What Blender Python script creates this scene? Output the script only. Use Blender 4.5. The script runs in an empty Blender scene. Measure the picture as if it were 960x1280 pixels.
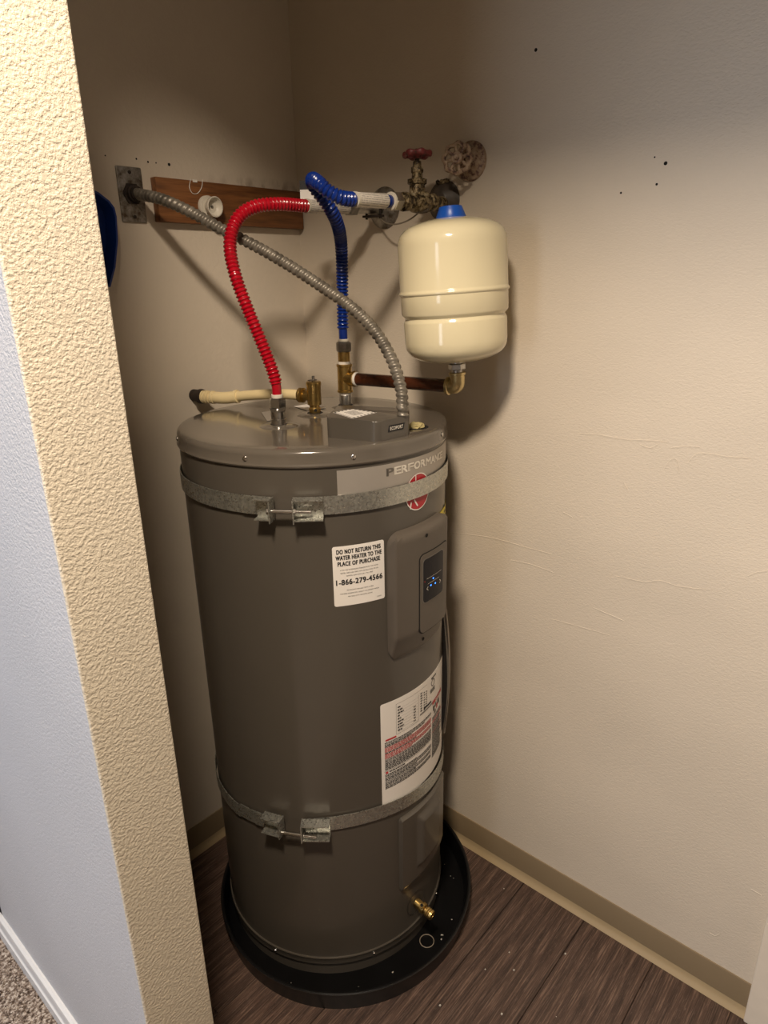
import bpy, bmesh, math, random
from mathutils import Vector, Matrix, Quaternion
random.seed(7)
PI = math.pi
SC = bpy.context.scene
COL = SC.collection

# ------------------------------------------------------------------ camera
cam_d = bpy.data.cameras.new('camera')
cam = bpy.data.objects.new('camera', cam_d); COL.objects.link(cam)
cam_d.sensor_fit = 'VERTICAL'; cam_d.sensor_height = 36.0; cam_d.lens = 840.98 / 1280 * 36.0
cam_d.clip_start = 0.02
R_ = Vector((0.65624843, -0.75436976, -0.0162563)); U_ = Vector((0.25849492, 0.20452716, 0.94411282)); B_ = Vector((-0.70888531, -0.62377472, 0.32922138))
mw = Matrix(((R_.x, U_.x, B_.x, -1.22748686), (R_.y, U_.y, B_.y, -1.34272128), (R_.z, U_.z, B_.z, 1.47562509), (0, 0, 0, 1)))
cam.matrix_world = mw
SC.camera = cam

# ------------------------------------------------------------------ world, light, exposure
SC.view_settings.view_transform = 'Standard'
SC.view_settings.look = 'None'
SC.view_settings.gamma = 1.0
SC.view_settings.use_curve_mapping = False
SC.view_settings.exposure = 0.0
w = bpy.data.worlds.new('world'); SC.world = w; w.use_nodes = True
w.node_tree.nodes['Background'].inputs[0].default_value = (0.55, 0.68, 1.0, 1)
w.node_tree.nodes['Background'].inputs[1].default_value = 0.35

def lamp(name, kind, loc, energy, col, **kw):
    d = bpy.data.lights.new(name, kind); d.energy = energy; d.color = col
    for k, v in kw.items(): setattr(d, k, v)
    o = bpy.data.objects.new(name, d); COL.objects.link(o); o.location = loc
    return o
# the hallway's ceiling lamp, just outside the closet opening
lamp('hall_lamp', 'AREA', (-1.24, -1.13, 2.36), 42.0, (1.0, 0.83, 0.65), shape='DISK', size=0.22)
# daylight through the hall window (left of the grey wall)
dl = lamp('window_daylight', 'AREA', (-2.57, -0.10, 1.35), 23.0, (0.86, 0.91, 1.0), shape='RECTANGLE', size=1.2, size_y=1.5)
dl.rotation_euler = (0, -PI / 2, 0)

# ------------------------------------------------------------------ materials
def rgb(r, g, b):
    f = lambda c: (c / 255 / 12.92) if c / 255 <= 0.04045 else ((c / 255 + 0.055) / 1.055) ** 2.4
    return (f(r), f(g), f(b), 1)
class NT:
    def __init__(s, name):
        s.m = bpy.data.materials.new(name); s.m.use_nodes = True; s.t = s.m.node_tree; s.p = s.t.nodes['Principled BSDF']
    def n(s, kind, **kw):
        o = s.t.nodes.new(kind)
        for k, v in kw.items():
            if k.startswith('i_'):
                key = k[2:]
                key = int(key) if key.isdigit() else key.replace('_', ' ')
                o.inputs[key].default_value = v
            else: setattr(o, k, v)
        return o
    def l(s, a, b): s.t.links.new(a, b)
    def coords(s, scale=(1, 1, 1), out='Object'):
        tc = s.n('ShaderNodeTexCoord'); mp = s.n('ShaderNodeMapping'); mp.inputs['Scale'].default_value = scale
        s.l(tc.outputs[out], mp.inputs['Vector']); return mp.outputs['Vector']
    def noise(s, vec, scale, detail=3, rough=0.5):
        o = s.n('ShaderNodeTexNoise', i_Scale=scale, i_Detail=detail, i_Roughness=rough); s.l(vec, o.inputs['Vector']); return o
    def ramp(s, fac, stops):
        o = s.n('ShaderNodeValToRGB'); e = o.color_ramp.elements
        while len(e) < len(stops): e.new(0.5)
        for i, (p, c) in enumerate(stops): e[i].position = p; e[i].color = c if len(c) == 4 else (*c, 1)
        s.l(fac, o.inputs['Fac']); return o.outputs['Color']
    def bump(s, height, strength, dist, prev=None):
        o = s.n('ShaderNodeBump', i_Strength=strength, i_Distance=dist); s.l(height, o.inputs['Height'])
        if prev is not None: s.l(prev, o.inputs['Normal'])
        s.l(o.outputs['Normal'], s.p.inputs['Normal']); return o.outputs['Normal']
def mat(name, col, rough=0.5, metal=0.0, var=0.06, vscale=20, bump=0.0, bscale=200, coat=0.0, spec=None):
    """plain procedural material: base colour with slight noise variation, optional fine relief"""
    t = NT(name); v = t.coords()
    nz = t.noise(v, vscale, 4)
    a = tuple(c * (1 - var) for c in col[:3]); b = tuple(min(1, c * (1 + var)) for c in col[:3])
    t.l(t.ramp(nz.outputs['Fac'], [(0.3, a), (0.7, b)]), t.p.inputs['Base Color'])
    t.p.inputs['Roughness'].default_value = rough; t.p.inputs['Metallic'].default_value = metal
    if coat: t.p.inputs['Coat Weight'].default_value = coat; t.p.inputs['Coat Roughness'].default_value = 0.08
    if spec is not None: t.p.inputs['Specular IOR Level'].default_value = spec
    if bump: t.bump(t.noise(v, bscale, 2).outputs['Fac'], bump, 0.001)
    return t.m
def wall_paint(name, col, s1, d1, s2, d2, rough=0.45, stain=None, aniso=(1, 1, 1)):
    t = NT(name); v = t.coords(aniso)
    n0 = t.noise(v, 3, 4)
    a = tuple(c * 0.94 for c in col[:3]); b = tuple(min(1, c * 1.04) for c in col[:3])
    base = t.ramp(n0.outputs['Fac'], [(0.3, a), (0.7, b)])
    if stain: base = stain(t, base)
    t.l(base, t.p.inputs['Base Color'])
    t.p.inputs['Roughness'].default_value = rough
    nb = t.noise(v, s1, 3, 0.55); nc = t.noise(v, s2, 2, 0.5)
    h = t.ramp(nb.outputs['Fac'], [(0.38, (0, 0, 0)), (0.62, (1, 1, 1))])
    x = t.bump(h, 1.0, d1)
    t.bump(nc.outputs['Fac'], 1.0, d2, x)
    return t.m

CREAM = rgb(216, 205, 188)
def dusty_stain(t, base):
    # brown smudges where the old pipes met the wall above the board
    tc = t.n('ShaderNodeTexCoord'); sp = t.n('ShaderNodeSeparateXYZ'); t.l(tc.outputs['Object'], sp.inputs[0])
    zr = t.n('ShaderNodeMapRange', i_1=1.676, i_2=1.700, i_3=1.0, i_4=0.0); t.l(sp.outputs['Z'], zr.inputs[0])
    xr = t.n('ShaderNodeMapRange', i_1=-0.30, i_2=-0.10, i_3=0.0, i_4=1.0); t.l(sp.outputs['X'], xr.inputs[0])
    nz = t.noise(t.coords((45, 1, 26)), 1.0, 4); 
    nr = t.ramp(nz.outputs['Fac'], [(0.45, (0, 0, 0)), (0.62, (1, 1, 1))])
    m1 = t.n('ShaderNodeMath', operation='MULTIPLY'); t.l(zr.outputs[0], m1.inputs[0]); t.l(xr.outputs[0], m1.inputs[1])
    m2 = t.n('ShaderNodeMath', operation='MULTIPLY'); zl = t.n('ShaderNodeMath', operation='GREATER_THAN'); t.l(sp.outputs['Z'], zl.inputs[0]); zl.inputs[1].default_value = 1.66
    m0 = t.n('ShaderNodeMath', operation='MULTIPLY'); t.l(m1.outputs[0], m0.inputs[0]); t.l(zl.outputs[0], m0.inputs[1])
    t.l(m0.outputs[0], m2.inputs[0]); t.l(nr, m2.inputs[1])
    m3 = t.n('ShaderNodeMath', operation='MULTIPLY'); t.l(m2.outputs[0], m3.inputs[0]); m3.inputs[1].default_value = 0.7
    mx = t.n('ShaderNodeMix', data_type='RGBA'); t.l(m3.outputs[0], mx.inputs['Factor']); t.l(base, mx.inputs['A']); mx.inputs['B'].default_value = rgb(96, 68, 44)
    return mx.outputs['Result']
M = {}
M['wall_r'] = wall_paint('cream wall paint', CREAM, 170, 0.00016, 340, 0.00028, aniso=(1, .7, 1.4))
M['wall_b'] = wall_paint('cream wall paint smudged', CREAM, 90, 0.00025, 200, 0.0002, stain=dusty_stain)
M['wall_jamb'] = wall_paint('cream textured paint', rgb(208, 199, 181), 210, 0.00075, 400, 0.0005)
M['wall_grey'] = wall_paint('pale grey paint', rgb(197, 198, 202), 190, 0.0005, 380, 0.0004, rough=0.4)
M['hall'] = wall_paint('hall paint', rgb(134, 126, 116), 170, 0.0004, 330, 0.0004)
M['ceiling'] = wall_paint('ceiling paint', rgb(190, 184, 174), 60, 0.001, 160, 0.0006, rough=0.8)
M['cove'] = mat('tan vinyl base', rgb(139, 122, 96), 0.45, var=0.04, vscale=8)
M['cove_toe'] = mat('tan vinyl base toe', rgb(176, 156, 122), 0.45, var=0.04, vscale=8)
M['white_trim'] = mat('white gloss trim', rgb(232, 232, 232), 0.3, var=0.02)
M['casing'] = mat('cream door casing paint', rgb(232, 222, 206), 0.35, var=0.03)
M['heater'] = mat('charcoal enamel', rgb(80, 75, 68), 0.30, var=0.03, vscale=5, coat=0.25)
M['lid'] = mat('charcoal enamel lid', rgb(92, 86, 78), 0.15, var=0.03, vscale=5, coat=0.5)
M['plastic'] = mat('charcoal plastic', rgb(88, 81, 73), 0.4, var=0.03, bump=0.15, bscale=900)
M['chrome'] = mat('plated steel', (0.62, 0.60, 0.57, 1), 0.2, 1.0, var=0.1, vscale=60)
M['galv'] = mat('galvanised nipple', (0.50, 0.49, 0.47, 1), 0.32, 1.0, var=0.2, vscale=120)
M['steel_dark'] = mat('dull steel', (0.30, 0.29, 0.27, 1), 0.42, 1.0, var=0.2, vscale=60)
M['brass'] = mat('cast brass', (0.52, 0.36, 0.13, 1), 0.33, 1.0, var=0.18, vscale=70, bump=0.25, bscale=350)
M['brass_pale'] = mat('pale brass', (0.60, 0.49, 0.26, 1), 0.33, 1.0, var=0.15, vscale=70, bump=0.2, bscale=300)
M['brown_pipe'] = mat('brown coated pipe', rgb(70, 36, 20), 0.25, var=0.45, vscale=35, coat=0.3)
M['ptfe'] = mat('white thread tape', rgb(228, 224, 216), 0.6, var=0.04)
M['white_plastic'] = mat('aged white plastic', rgb(206, 200, 186), 0.45, var=0.05)
M['red_hose'] = mat('red hose coating', rgb(168, 6, 30), 0.28, var=0.06, coat=0.3)
M['blue_hose'] = mat('blue hose coating', rgb(8, 42, 122), 0.28, var=0.06, coat=0.3)
M['blue_cap'] = mat('blue plastic cap', rgb(22, 82, 180), 0.35, var=0.04)
M['navy'] = mat('navy plastic', rgb(14, 52, 130), 0.35, var=0.05)
M['tank'] = mat('cream enamel', rgb(222, 212, 178), 0.12, var=0.015, vscale=6, coat=0.5)
M['cpvc'] = mat('cream pipe plastic', rgb(222, 204, 158), 0.3, var=0.04)
M['black'] = mat('black plastic', (0.0045, 0.0045, 0.005, 1), 0.33, var=0.3, vscale=12)
M['black_print'] = mat('black ink', (0.008, 0.008, 0.01, 1), 0.6, var=0.05)
M['grey_print'] = mat('grey ink', rgb(120, 118, 116), 0.6, var=0.05)
M['red_print'] = mat('red ink', rgb(186, 52, 58), 0.5, var=0.05)
M['white_label'] = mat('white label vinyl', rgb(234, 230, 224), 0.4, var=0.015)
M['old_sheet'] = mat('greyed paper sheet', rgb(150, 142, 132), 0.7, var=0.05)
M['flange_dark'] = mat('dark painted flange', rgb(74, 66, 58), 0.45, var=0.3, vscale=60)
M['silver_label'] = mat('satin silver label', rgb(168, 162, 154), 0.35, 0.35, var=0.03)
M['silver_text'] = mat('mirror silver lettering', rgb(230, 225, 214), 0.35, 0.15, var=0.03)
M['frame_and_reflection'] = mat('frame silver and letter reflection', rgb(110, 106, 100), 0.3, 0.3, var=0.03)  # display frame colour; also a darker copy imitating the first letter's reflection
M['logo_red'] = mat('logo red', rgb(178, 28, 42), 0.35, var=0.03)
M['yellow'] = mat('yellow label', rgb(222, 204, 50), 0.45, var=0.04)
M['screen'] = mat('black display glass', (0.012, 0.012, 0.016, 1), 0.22, var=0.1, spec=0.15)
M['hole'] = mat('black hole', (0.006, 0.005, 0.004, 1), 0.9)
M['rust_black'] = mat('blackened rusty steel', (0.025, 0.016, 0.011, 1), 0.75, var=0.5, vscale=80)
M['foam'] = mat('insulation foam', rgb(170, 158, 112), 0.9, var=0.25, vscale=120, bump=0.8, bscale=180)
M['grime'] = mat('pan debris', rgb(190, 185, 175), 0.8)
M['wire'] = mat('grey wire', rgb(130, 120, 105), 0.5)

def emit(name, col, s):
    t = NT(name); t.p.inputs['Base Color'].default_value = (0, 0, 0, 1)
    t.p.inputs['Emission Color'].default_value = (*col, 1); t.p.inputs['Emission Strength'].default_value = s; return t.m
M['led'] = emit('blue indicator light', (0.03, 0.18, 1.0), 5)
M['led_red'] = emit('red indicator light', (1.0, 0.05, 0.03), 0.5)

def spangle(name, lo, hi):
    t = NT(name); v = t.coords()
    vo = t.n('ShaderNodeTexVoronoi', i_Scale=300.0); t.l(v, vo.inputs['Vector'])
    sp = t.n('ShaderNodeSeparateColor'); t.l(vo.outputs['Color'], sp.inputs[0])
    t.l(t.ramp(sp.outputs[0], [(0, lo), (1, hi)]), t.p.inputs['Base Color'])
    t.l(t.ramp(sp.outputs[1], [(0, (.22, .22, .22)), (1, (.5, .5, .5))]), t.p.inputs['Roughness'])
    t.p.inputs['Metallic'].default_value = 0.88
    t.bump(sp.outputs[2], 0.2, 0.0003)
    return t.m
M['strap'] = spangle('spangled galvanised strap', (0.40, 0.41, 0.38), (0.56, 0.56, 0.51))

def corroded():
    t = NT('corroded brass'); v = t.coords()
    n1 = t.noise(v, 95, 4, 0.65); n2 = t.noise(v, 260, 2)
    t.l(t.ramp(n1.outputs['Fac'], [(0.36, (0.018, 0.014, 0.010)), (0.47, (0.07, 0.05, 0.025)), (0.55, (0.24, 0.18, 0.09)), (0.64, (0.42, 0.36, 0.24))]), t.p.inputs['Base Color'])
    t.l(t.ramp(n1.outputs['Fac'], [(0.45, (0.25, 0.25, 0.25)), (0.6, (0.75, 0.75, 0.75))]), t.p.inputs['Roughness'])
    t.p.inputs['Metallic'].default_value = 0.35
    t.bump(n2.outputs['Fac'], 0.6, 0.0012); return t.m
M['corroded'] = corroded()
def old_red():
    t = NT('worn red paint on iron'); v = t.coords(); n1 = t.noise(v, 140, 4, 0.6)
    t.l(t.ramp(n1.outputs['Fac'], [(0.35, (0.05, 0.025, 0.02)), (0.5, (0.17, 0.022, 0.025)), (0.7, (0.22, 0.04, 0.04))]), t.p.inputs['Base Color'])
    t.p.inputs['Roughness'].default_value = 0.45; t.bump(n1.outputs['Fac'], 0.3, 0.001); return t.m
M['old_red'] = old_red()
def old_paint():
    t = NT('tan paint peeling off a red wheel'); v = t.coords(); n1 = t.noise(v, 110, 4, 0.6)
    t.l(t.ramp(n1.outputs['Fac'], [(0.34, (0.06, 0.035, 0.025)), (0.42, (0.17, 0.09, 0.065)), (0.49, (0.34, 0.24, 0.16)), (0.7, (0.44, 0.34, 0.24))]), t.p.inputs['Base Color'])
    t.p.inputs['Roughness'].default_value = 0.5; t.bump(n1.outputs['Fac'], 0.5, 0.0015); return t.m
M['old_paint'] = old_paint()
def old_steel(name='aged zinc plate'):
    t = NT(name); v = t.coords(); n1 = t.noise(v, 60, 5, 0.65)
    t.l(t.ramp(n1.outputs['Fac'], [(0.35, (0.10, 0.075, 0.05)), (0.5, (0.26, 0.24, 0.21)), (0.68, (0.42, 0.40, 0.37))]), t.p.inputs['Base Color'])
    t.p.inputs['Metallic'].default_value = 0.7; t.p.inputs['Roughness'].default_value = 0.45; t.bump(n1.outputs['Fac'], 0.3, 0.001); return t.m
M['old_steel'] = old_steel()
def conduit_m():
    t = NT('grey flexible conduit'); v = t.coords(); n1 = t.noise(v, 45, 5, 0.6)
    t.l(t.ramp(n1.outputs['Fac'], [(0.35, (0.11, 0.097, 0.078)), (0.65, (0.25, 0.225, 0.185))]), t.p.inputs['Base Color'])
    t.p.inputs['Metallic'].default_value = 0.35; t.p.inputs['Roughness'].default_value = 0.42; return t.m
M['conduit'] = conduit_m()
def wood():
    t = NT('stained pine board'); v = t.coords((3, 30, 30)); n1 = t.noise(v, 3, 6, 0.6); n2 = t.noise(t.coords((6, 200, 200)), 2, 3)
    c1 = t.ramp(n1.outputs['Fac'], [(0.3, rgb(88, 54, 27)), (0.55, rgb(128, 82, 44)), (0.75, rgb(144, 96, 54))])
    mx = t.n('ShaderNodeMix', data_type='RGBA', blend_type='MULTIPLY'); mx.inputs['Factor'].default_value = 0.45
    t.l(c1, mx.inputs['A']); t.l(t.ramp(n2.outputs['Fac'], [(0.35, (0.5, 0.45, 0.4)), (0.6, (1, 1, 1))]), mx.inputs['B'])
    t.l(mx.outputs['Result'], t.p.inputs['Base Color']); t.p.inputs['Roughness'].default_value = 0.5
    t.bump(n2.outputs['Fac'], 0.2, 0.0006); return t.m
M['wood'] = wood()
def plank():
    t = NT('dark brown oak vinyl'); oi = t.n('ShaderNodeObjectInfo')
    tc = t.n('ShaderNodeTexCoord'); ad = t.n('ShaderNodeVectorMath', operation='MULTIPLY_ADD')
    cx = t.n('ShaderNodeCombineXYZ'); t.l(oi.outputs['Random'], cx.inputs[0]); t.l(oi.outputs['Random'], cx.inputs[1])
    t.l(cx.outputs[0], ad.inputs[0]); ad.inputs[1].default_value = (7, 5, 0); t.l(tc.outputs['Object'], ad.inputs[2])
    def mp(sc):
        m = t.n('ShaderNodeMapping'); m.inputs['Scale'].default_value = sc; t.l(ad.outputs[0], m.inputs['Vector']); return m.outputs['Vector']
    warp = t.noise(mp((2.2, 5, 1)), 1.5, 2)
    g = t.n('ShaderNodeTexWave', wave_type='BANDS', bands_direction='Y', i_Scale=11.0, i_Distortion=5.0, i_Detail=2.0); g.inputs['Detail Scale'].default_value = 1.2
    t.l(mp((0.22, 1, 1)), g.inputs['Vector'])
    fine = t.noise(mp((5, 150, 1)), 2.2, 5, 0.7); spk = t.noise(mp((30, 330, 1)), 2.0, 3, 0.6)
    c = t.ramp(fine.outputs['Fac'], [(0.3, rgb(54, 41, 36)), (0.52, rgb(92, 73, 64)), (0.70, rgb(146, 122, 108))])
    mx = t.n('ShaderNodeMix', data_type='RGBA', blend_type='MULTIPLY'); mx.inputs['Factor'].default_value = 0.55
    t.l(c, mx.inputs['A']); t.l(t.ramp(g.outputs['Fac'], [(0.2, (0.55, 0.52, 0.52)), (0.75, (1.15, 1.1, 1.05))]), mx.inputs['B'])
    m2 = t.n('ShaderNodeMix', data_type='RGBA'); t.l(mx.outputs['Result'], m2.inputs['A']); m2.inputs['B'].default_value = rgb(150, 130, 116)
    sr = t.ramp(spk.outputs['Fac'], [(0.60, (0, 0, 0)), (0.72, (0.55, 0.55, 0.55))]); t.l(sr, m2.inputs['Factor'])
    hs = t.n('ShaderNodeHueSaturation'); mr = t.n('ShaderNodeMapRange', i_3=0.75, i_4=1.2); t.l(oi.outputs['Random'], mr.inputs[0]); t.l(mr.outputs[0], hs.inputs['Value'])
    t.l(m2.outputs['Result'], hs.inputs['Color']); t.l(hs.outputs['Color'], t.p.inputs['Base Color'])
    t.p.inputs['Roughness'].default_value = 0.5; t.bump(fine.outputs['Fac'], 0.35, 0.0006); return t.m
M['plank'] = plank()
def carpet_m():
    t = NT('brown grey carpet yarn'); v = t.coords(); n1 = t.noise(v, 130, 3, 0.6)
    t.l(t.ramp(n1.outputs['Fac'], [(0.36, rgb(84, 70, 60)), (0.5, rgb(150, 134, 122)), (0.62, rgb(205, 194, 182))]), t.p.inputs['Base Color'])
    t.p.inputs['Roughness'].default_value = 0.95; return t.m
M['carpet'] = carpet_m()
def sleeve_m():
    t = NT('printed silver sleeve'); v = t.coords(); n1 = t.noise(v, 6, 3); n2 = t.n('ShaderNodeTexWave', bands_direction='Z', i_Scale=90.0, i_Distortion=1.0); t.l(v, n2.inputs['Vector'])
    n3 = t.noise(v, 240, 2)
    m = t.n('ShaderNodeMath', operation='MULTIPLY'); t.l(n2.outputs['Fac'], m.inputs[0]); t.l(n3.outputs['Fac'], m.inputs[1])
    t.l(t.ramp(m.outputs[0], [(0.30, rgb(216, 210, 200)), (0.44, rgb(158, 152, 146))]), t.p.inputs['Base Color']); t.p.inputs['Roughness'].default_value = 0.35
    return t.m
M['sleeve'] = sleeve_m()

# ------------------------------------------------------------------ mesh helpers
def orgn(o):
    p = Vector((0, 0, 0))
    while o: p += o.location; o = o.parent
    return p
def obj(name, bm, m, parent=None, origin=None, smooth=True):
    """link a bmesh built in world space as ONE object; parts are shifted to their parent's origin"""
    me = bpy.data.meshes.new(name)
    off = orgn(parent) if parent else Vector(origin or (0, 0, 0))
    bmesh.ops.recalc_face_normals(bm, faces=bm.faces)
    bm.to_mesh(me); bm.free()
    me.transform(Matrix.Translation(-off))
    ms = m if isinstance(m, (list, tuple)) else [m]
    for x in ms: me.materials.append(M[x] if isinstance(x, str) else x)
    if smooth:
        for p in me.polygons: p.use_smooth = True
        try: me.set_sharp_from_angle(angle=math.radians(38))
        except Exception: pass
    o = bpy.data.objects.new(name, me); COL.objects.link(o)
    if parent: o.parent = parent
    else: o.location = off
    return o
def thing(name, label, cat, loc, group=None):
    o = bpy.data.objects.new(name, None); COL.objects.link(o); o.location = loc; o.empty_display_size = 0.05
    o['label'] = label; o['category'] = cat
    if group: o['group'] = group
    return o
def tag(o, label, cat, group=None):
    o['label'] = label; o['category'] = cat
    if group: o['group'] = group
    return o
def struct(name, bm, m, parent=None, origin=None, smooth=False):
    o = obj(name, bm, m, parent, origin, smooth)
    if not parent: o['kind'] = 'structure'
    return o
def V(*a): return Vector(a)
def box(bm, x0, x1, y0, y1, z0, z1, bev=0.0, seg=2, mi=0):
    r = bmesh.ops.create_cube(bm, size=1.0)
    vs = r['verts']
    for v in vs: v.co = V(x0 + (v.co.x + .5) * (x1 - x0), y0 + (v.co.y + .5) * (y1 - y0), z0 + (v.co.z + .5) * (z1 - z0))
    fs = {f for v in vs for f in v.link_faces}
    for f in fs: f.material_index = mi
    if bev:
        es = list({e for v in vs for e in v.link_edges})
        r2 = bmesh.ops.bevel(bm, geom=es, offset=bev, segments=seg, affect='EDGES', profile=0.5)
        for f in r2['faces']: f.material_index = mi
    return bm
def B(*a, **k): return box(bmesh.new(), *a, **k)
def frame(axis, hint=None):
    z = Vector(axis).normalized(); h = Vector(hint) if hint else (V(1, 0, 0) if abs(z.x) < 0.8 else V(0, 1, 0))
    x = (h - z * h.dot(z)).normalized(); return x, z.cross(x), z
def lathe(bm, prof, base=(0, 0, 0), axis=(0, 0, 1), seg=32, mi=0, closed=False, hint=None, rmod=None):
    """revolve [(along, radius)] about axis at base"""
    x, y, z = frame(axis, hint); base = Vector(base); rings = []
    for s, r in prof:
        if r < 1e-6: rings.append([bm.verts.new(base + z * s)])
        else:
            rg = []
            for k in range(seg):
                a = 2 * PI * k / seg; rr = r * (rmod(a, s) if rmod else 1)
                rg.append(bm.verts.new(base + z * s + (x * math.cos(a) + y * math.sin(a)) * rr))
            rings.append(rg)
    prs = list(zip(rings, rings[1:])) + ([(rings[-1], rings[0])] if closed else [])
    for a, b in prs:
        if len(a) == 1 and len(b) == 1: continue
        for k in range(seg):
            k2 = (k + 1) % seg
            if len(a) == 1: f = bm.faces.new((a[0], b[k], b[k2]))
            elif len(b) == 1: f = bm.faces.new((a[k], a[k2], b[0]))
            else: f = bm.faces.new((a[k], a[k2], b[k2], b[k]))
            f.material_index = mi
    if not closed:
        for rg in (rings[0], rings[-1]):
            if len(rg) > 2:
                f = bm.faces.new(rg); f.material_index = mi
    return bm
def L(prof, base=(0, 0, 0), axis=(0, 0, 1), seg=32, **k): return lathe(bmesh.new(), prof, base, axis, seg, **k)
def cyl(bm, p0, p1, r, seg=24, bev=0.0, mi=0):
    p0, p1 = Vector(p0), Vector(p1); h = (p1 - p0).length
    b = min(bev, h / 2.1, r / 2)
    prof = [(0, r), (h, r)] if not b else [(0, r - b), (b * .3, r - b * .3), (b, r), (h - b, r), (h - b * .3, r - b * .3), (h, r - b)]
    return lathe(bm, prof, p0, p1 - p0, seg, mi)
def C(*a, **k): return cyl(bmesh.new(), *a, **k)
def hexnut(bm, p0, p1, r, mi=0):
    p0, p1 = Vector(p0), Vector(p1); h = (p1 - p0).length
    return lathe(bm, [(0, r * .86), (h * .12, r), (h * .88, r), (h, r * .86)], p0, p1 - p0, 6, mi)
def catmull(pts, n=14):
    P = [Vector(p) for p in pts]; P = [P[0] * 2 - P[1]] + P + [P[-1] * 2 - P[-2]]; out = []
    for i in range(1, len(P) - 2):
        for k in range(n):
            t = k / n; a, b, c, d = P[i - 1:i + 3]
            out.append(0.5 * ((2 * b) + (c - a) * t + (2 * a - 5 * b + 4 * c - d) * t * t + (3 * b - a - 3 * c + d) * t ** 3))
    out.append(P[-2]); return out
def resample(path, step):
    ds = [0.0]
    for a, b in zip(path, path[1:]): ds.append(ds[-1] + (b - a).length)
    tot = ds[-1]; n = max(2, int(round(tot / step))); out = []; j = 0
    for k in range(n + 1):
        s = tot * k / n
        while j < len(ds) - 2 and ds[j + 1] < s: j += 1
        t = (s - ds[j]) / max(1e-9, ds[j + 1] - ds[j]); out.append(path[j].lerp(path[j + 1], min(1, t)))
    return out, tot
def tube(bm, path, rad, seg=12, mi=0, caps=True):
    """sweep along path; rad = number or rad(s, angle) with s the arc length"""
    n = len(path); T = [(path[min(i + 1, n - 1)] - path[max(i - 1, 0)]).normalized() for i in range(n)]
    x, y, _ = frame(T[0]); rings = []; s = 0.0
    for i in range(n):
        if i:
            s += (path[i] - path[i - 1]).length
            q = T[i - 1].rotation_difference(T[i]); x = (q @ x); x = (x - T[i] * x.dot(T[i])).normalized()
        y = T[i].cross(x); rg = []
        for k in range(seg):
            a = 2 * PI * k / seg; r = rad(s, a) if callable(rad) else rad
            rg.append(bm.verts.new(path[i] + (x * math.cos(a) + y * math.sin(a)) * r))
        rings.append(rg)
    for a, b in zip(rings, rings[1:]):
        for k in range(seg):
            k2 = (k + 1) % seg; f = bm.faces.new((a[k], a[k2], b[k2], b[k])); f.material_index = mi
    if caps:
        for rg in (rings[0], rings[-1]): bm.faces.new(rg).material_index = mi
    return bm
def wirebm(pts, r, seg=8, n=8): return tube(bmesh.new(), catmull(pts, n), r, seg)
def prism(bm, poly, z0, z1, bev=0.0, mi=0):
    a = [bm.verts.new((x, y, z0)) for x, y in poly]; b = [bm.verts.new((x, y, z1)) for x, y in poly]; n = len(poly)
    fs = [bm.faces.new(a), bm.faces.new(b)] + [bm.faces.new((a[i], a[(i + 1) % n], b[(i + 1) % n], b[i])) for i in range(n)]
    if bev:
        es = list({e for f in fs for e in f.edges if not (e.verts[0] in a and e.verts[1] in a)})
        bmesh.ops.bevel(bm, geom=es, offset=bev, segments=3, affect='EDGES', profile=0.5)
    return bm
def round_poly(poly, rad, n=5):
    out = []; N = len(poly)
    for i in range(N):
        p = Vector(poly[i]); a = (Vector(poly[i - 1]) - p); b = (Vector(poly[(i + 1) % N]) - p)
        r = min(rad, a.length * .45, b.length * .45); pa = p + a.normalized() * r; pb = p + b.normalized() * r
        for k in range(n + 1):
            t = k / n; out.append(tuple((pa * (1 - t) ** 2 + p * 2 * t * (1 - t) + pb * t * t)))
    return out

# ------------------------------------------------------------------ heater geometry frame
HX, HY, HR = -0.30772, -0.34924, 0.26582
def hp(th, z, r=HR):
    a = math.radians(th); return V(HX + r * math.cos(a), HY + r * math.sin(a), z)
def wrap(u, z, th0, r): return hp(th0 + math.degrees(u / HR), z, r)
def patch(bm, th0, th1, z0, z1, r, cr=0.0, nu=24, nv=2, thick=0.0004, h=None, mi=0, zf=None):
    """rounded-corner sheet bent round the heater; h(u,v) adds radial height, zf(th) shifts z"""
    W = math.radians(th1 - th0) * HR; H = z1 - z0
    us = sorted(set([W * i / nu for i in range(nu + 1)] + [cr * (1 - math.cos(PI / 2 * k / 5)) for k in range(6)] + [W - cr * (1 - math.cos(PI / 2 * k / 5)) for k in range(6)])) if cr else [W * i / nu for i in range(nu + 1)]
    out = []; back = []
    for u in us:
        d = min(u, W - u); ins = cr - math.sqrt(max(0, cr * cr - (cr - d) ** 2)) if (cr and d < cr) else 0
        th = th0 + math.degrees(u / HR); c0 = []; c1 = []
        for j in range(nv + 1):
            v = ins + (H - 2 * ins) * j / nv; z = z0 + v + (zf(th) if zf else 0)
            hh = h(u, v, W, H) if h else 0
            c0.append(bm.verts.new(hp(th, z, r + thick + hh)))
            if j in (0, nv): c1.append(bm.verts.new(hp(th, z, r)))
        out.append(c0); back.append(c1)
    F = []
    for a, b, p, q in zip(out, out[1:], back, back[1:]):
        for j in range(nv): F.append(bm.faces.new((a[j], b[j], b[j + 1], a[j + 1])))
        F.append(bm.faces.new((a[0], p[0], q[0], b[0]))); F.append(bm.faces.new((a[nv], b[nv], q[1], p[1])))
    for a, p in ((out[0], back[0]), (out[-1], back[-1])): F.append(bm.faces.new(a + [p[1], p[0]]))
    for f in F: f.material_index = mi
    return bm
def P(*a, **k): return patch(bmesh.new(), *a, **k)
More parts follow.
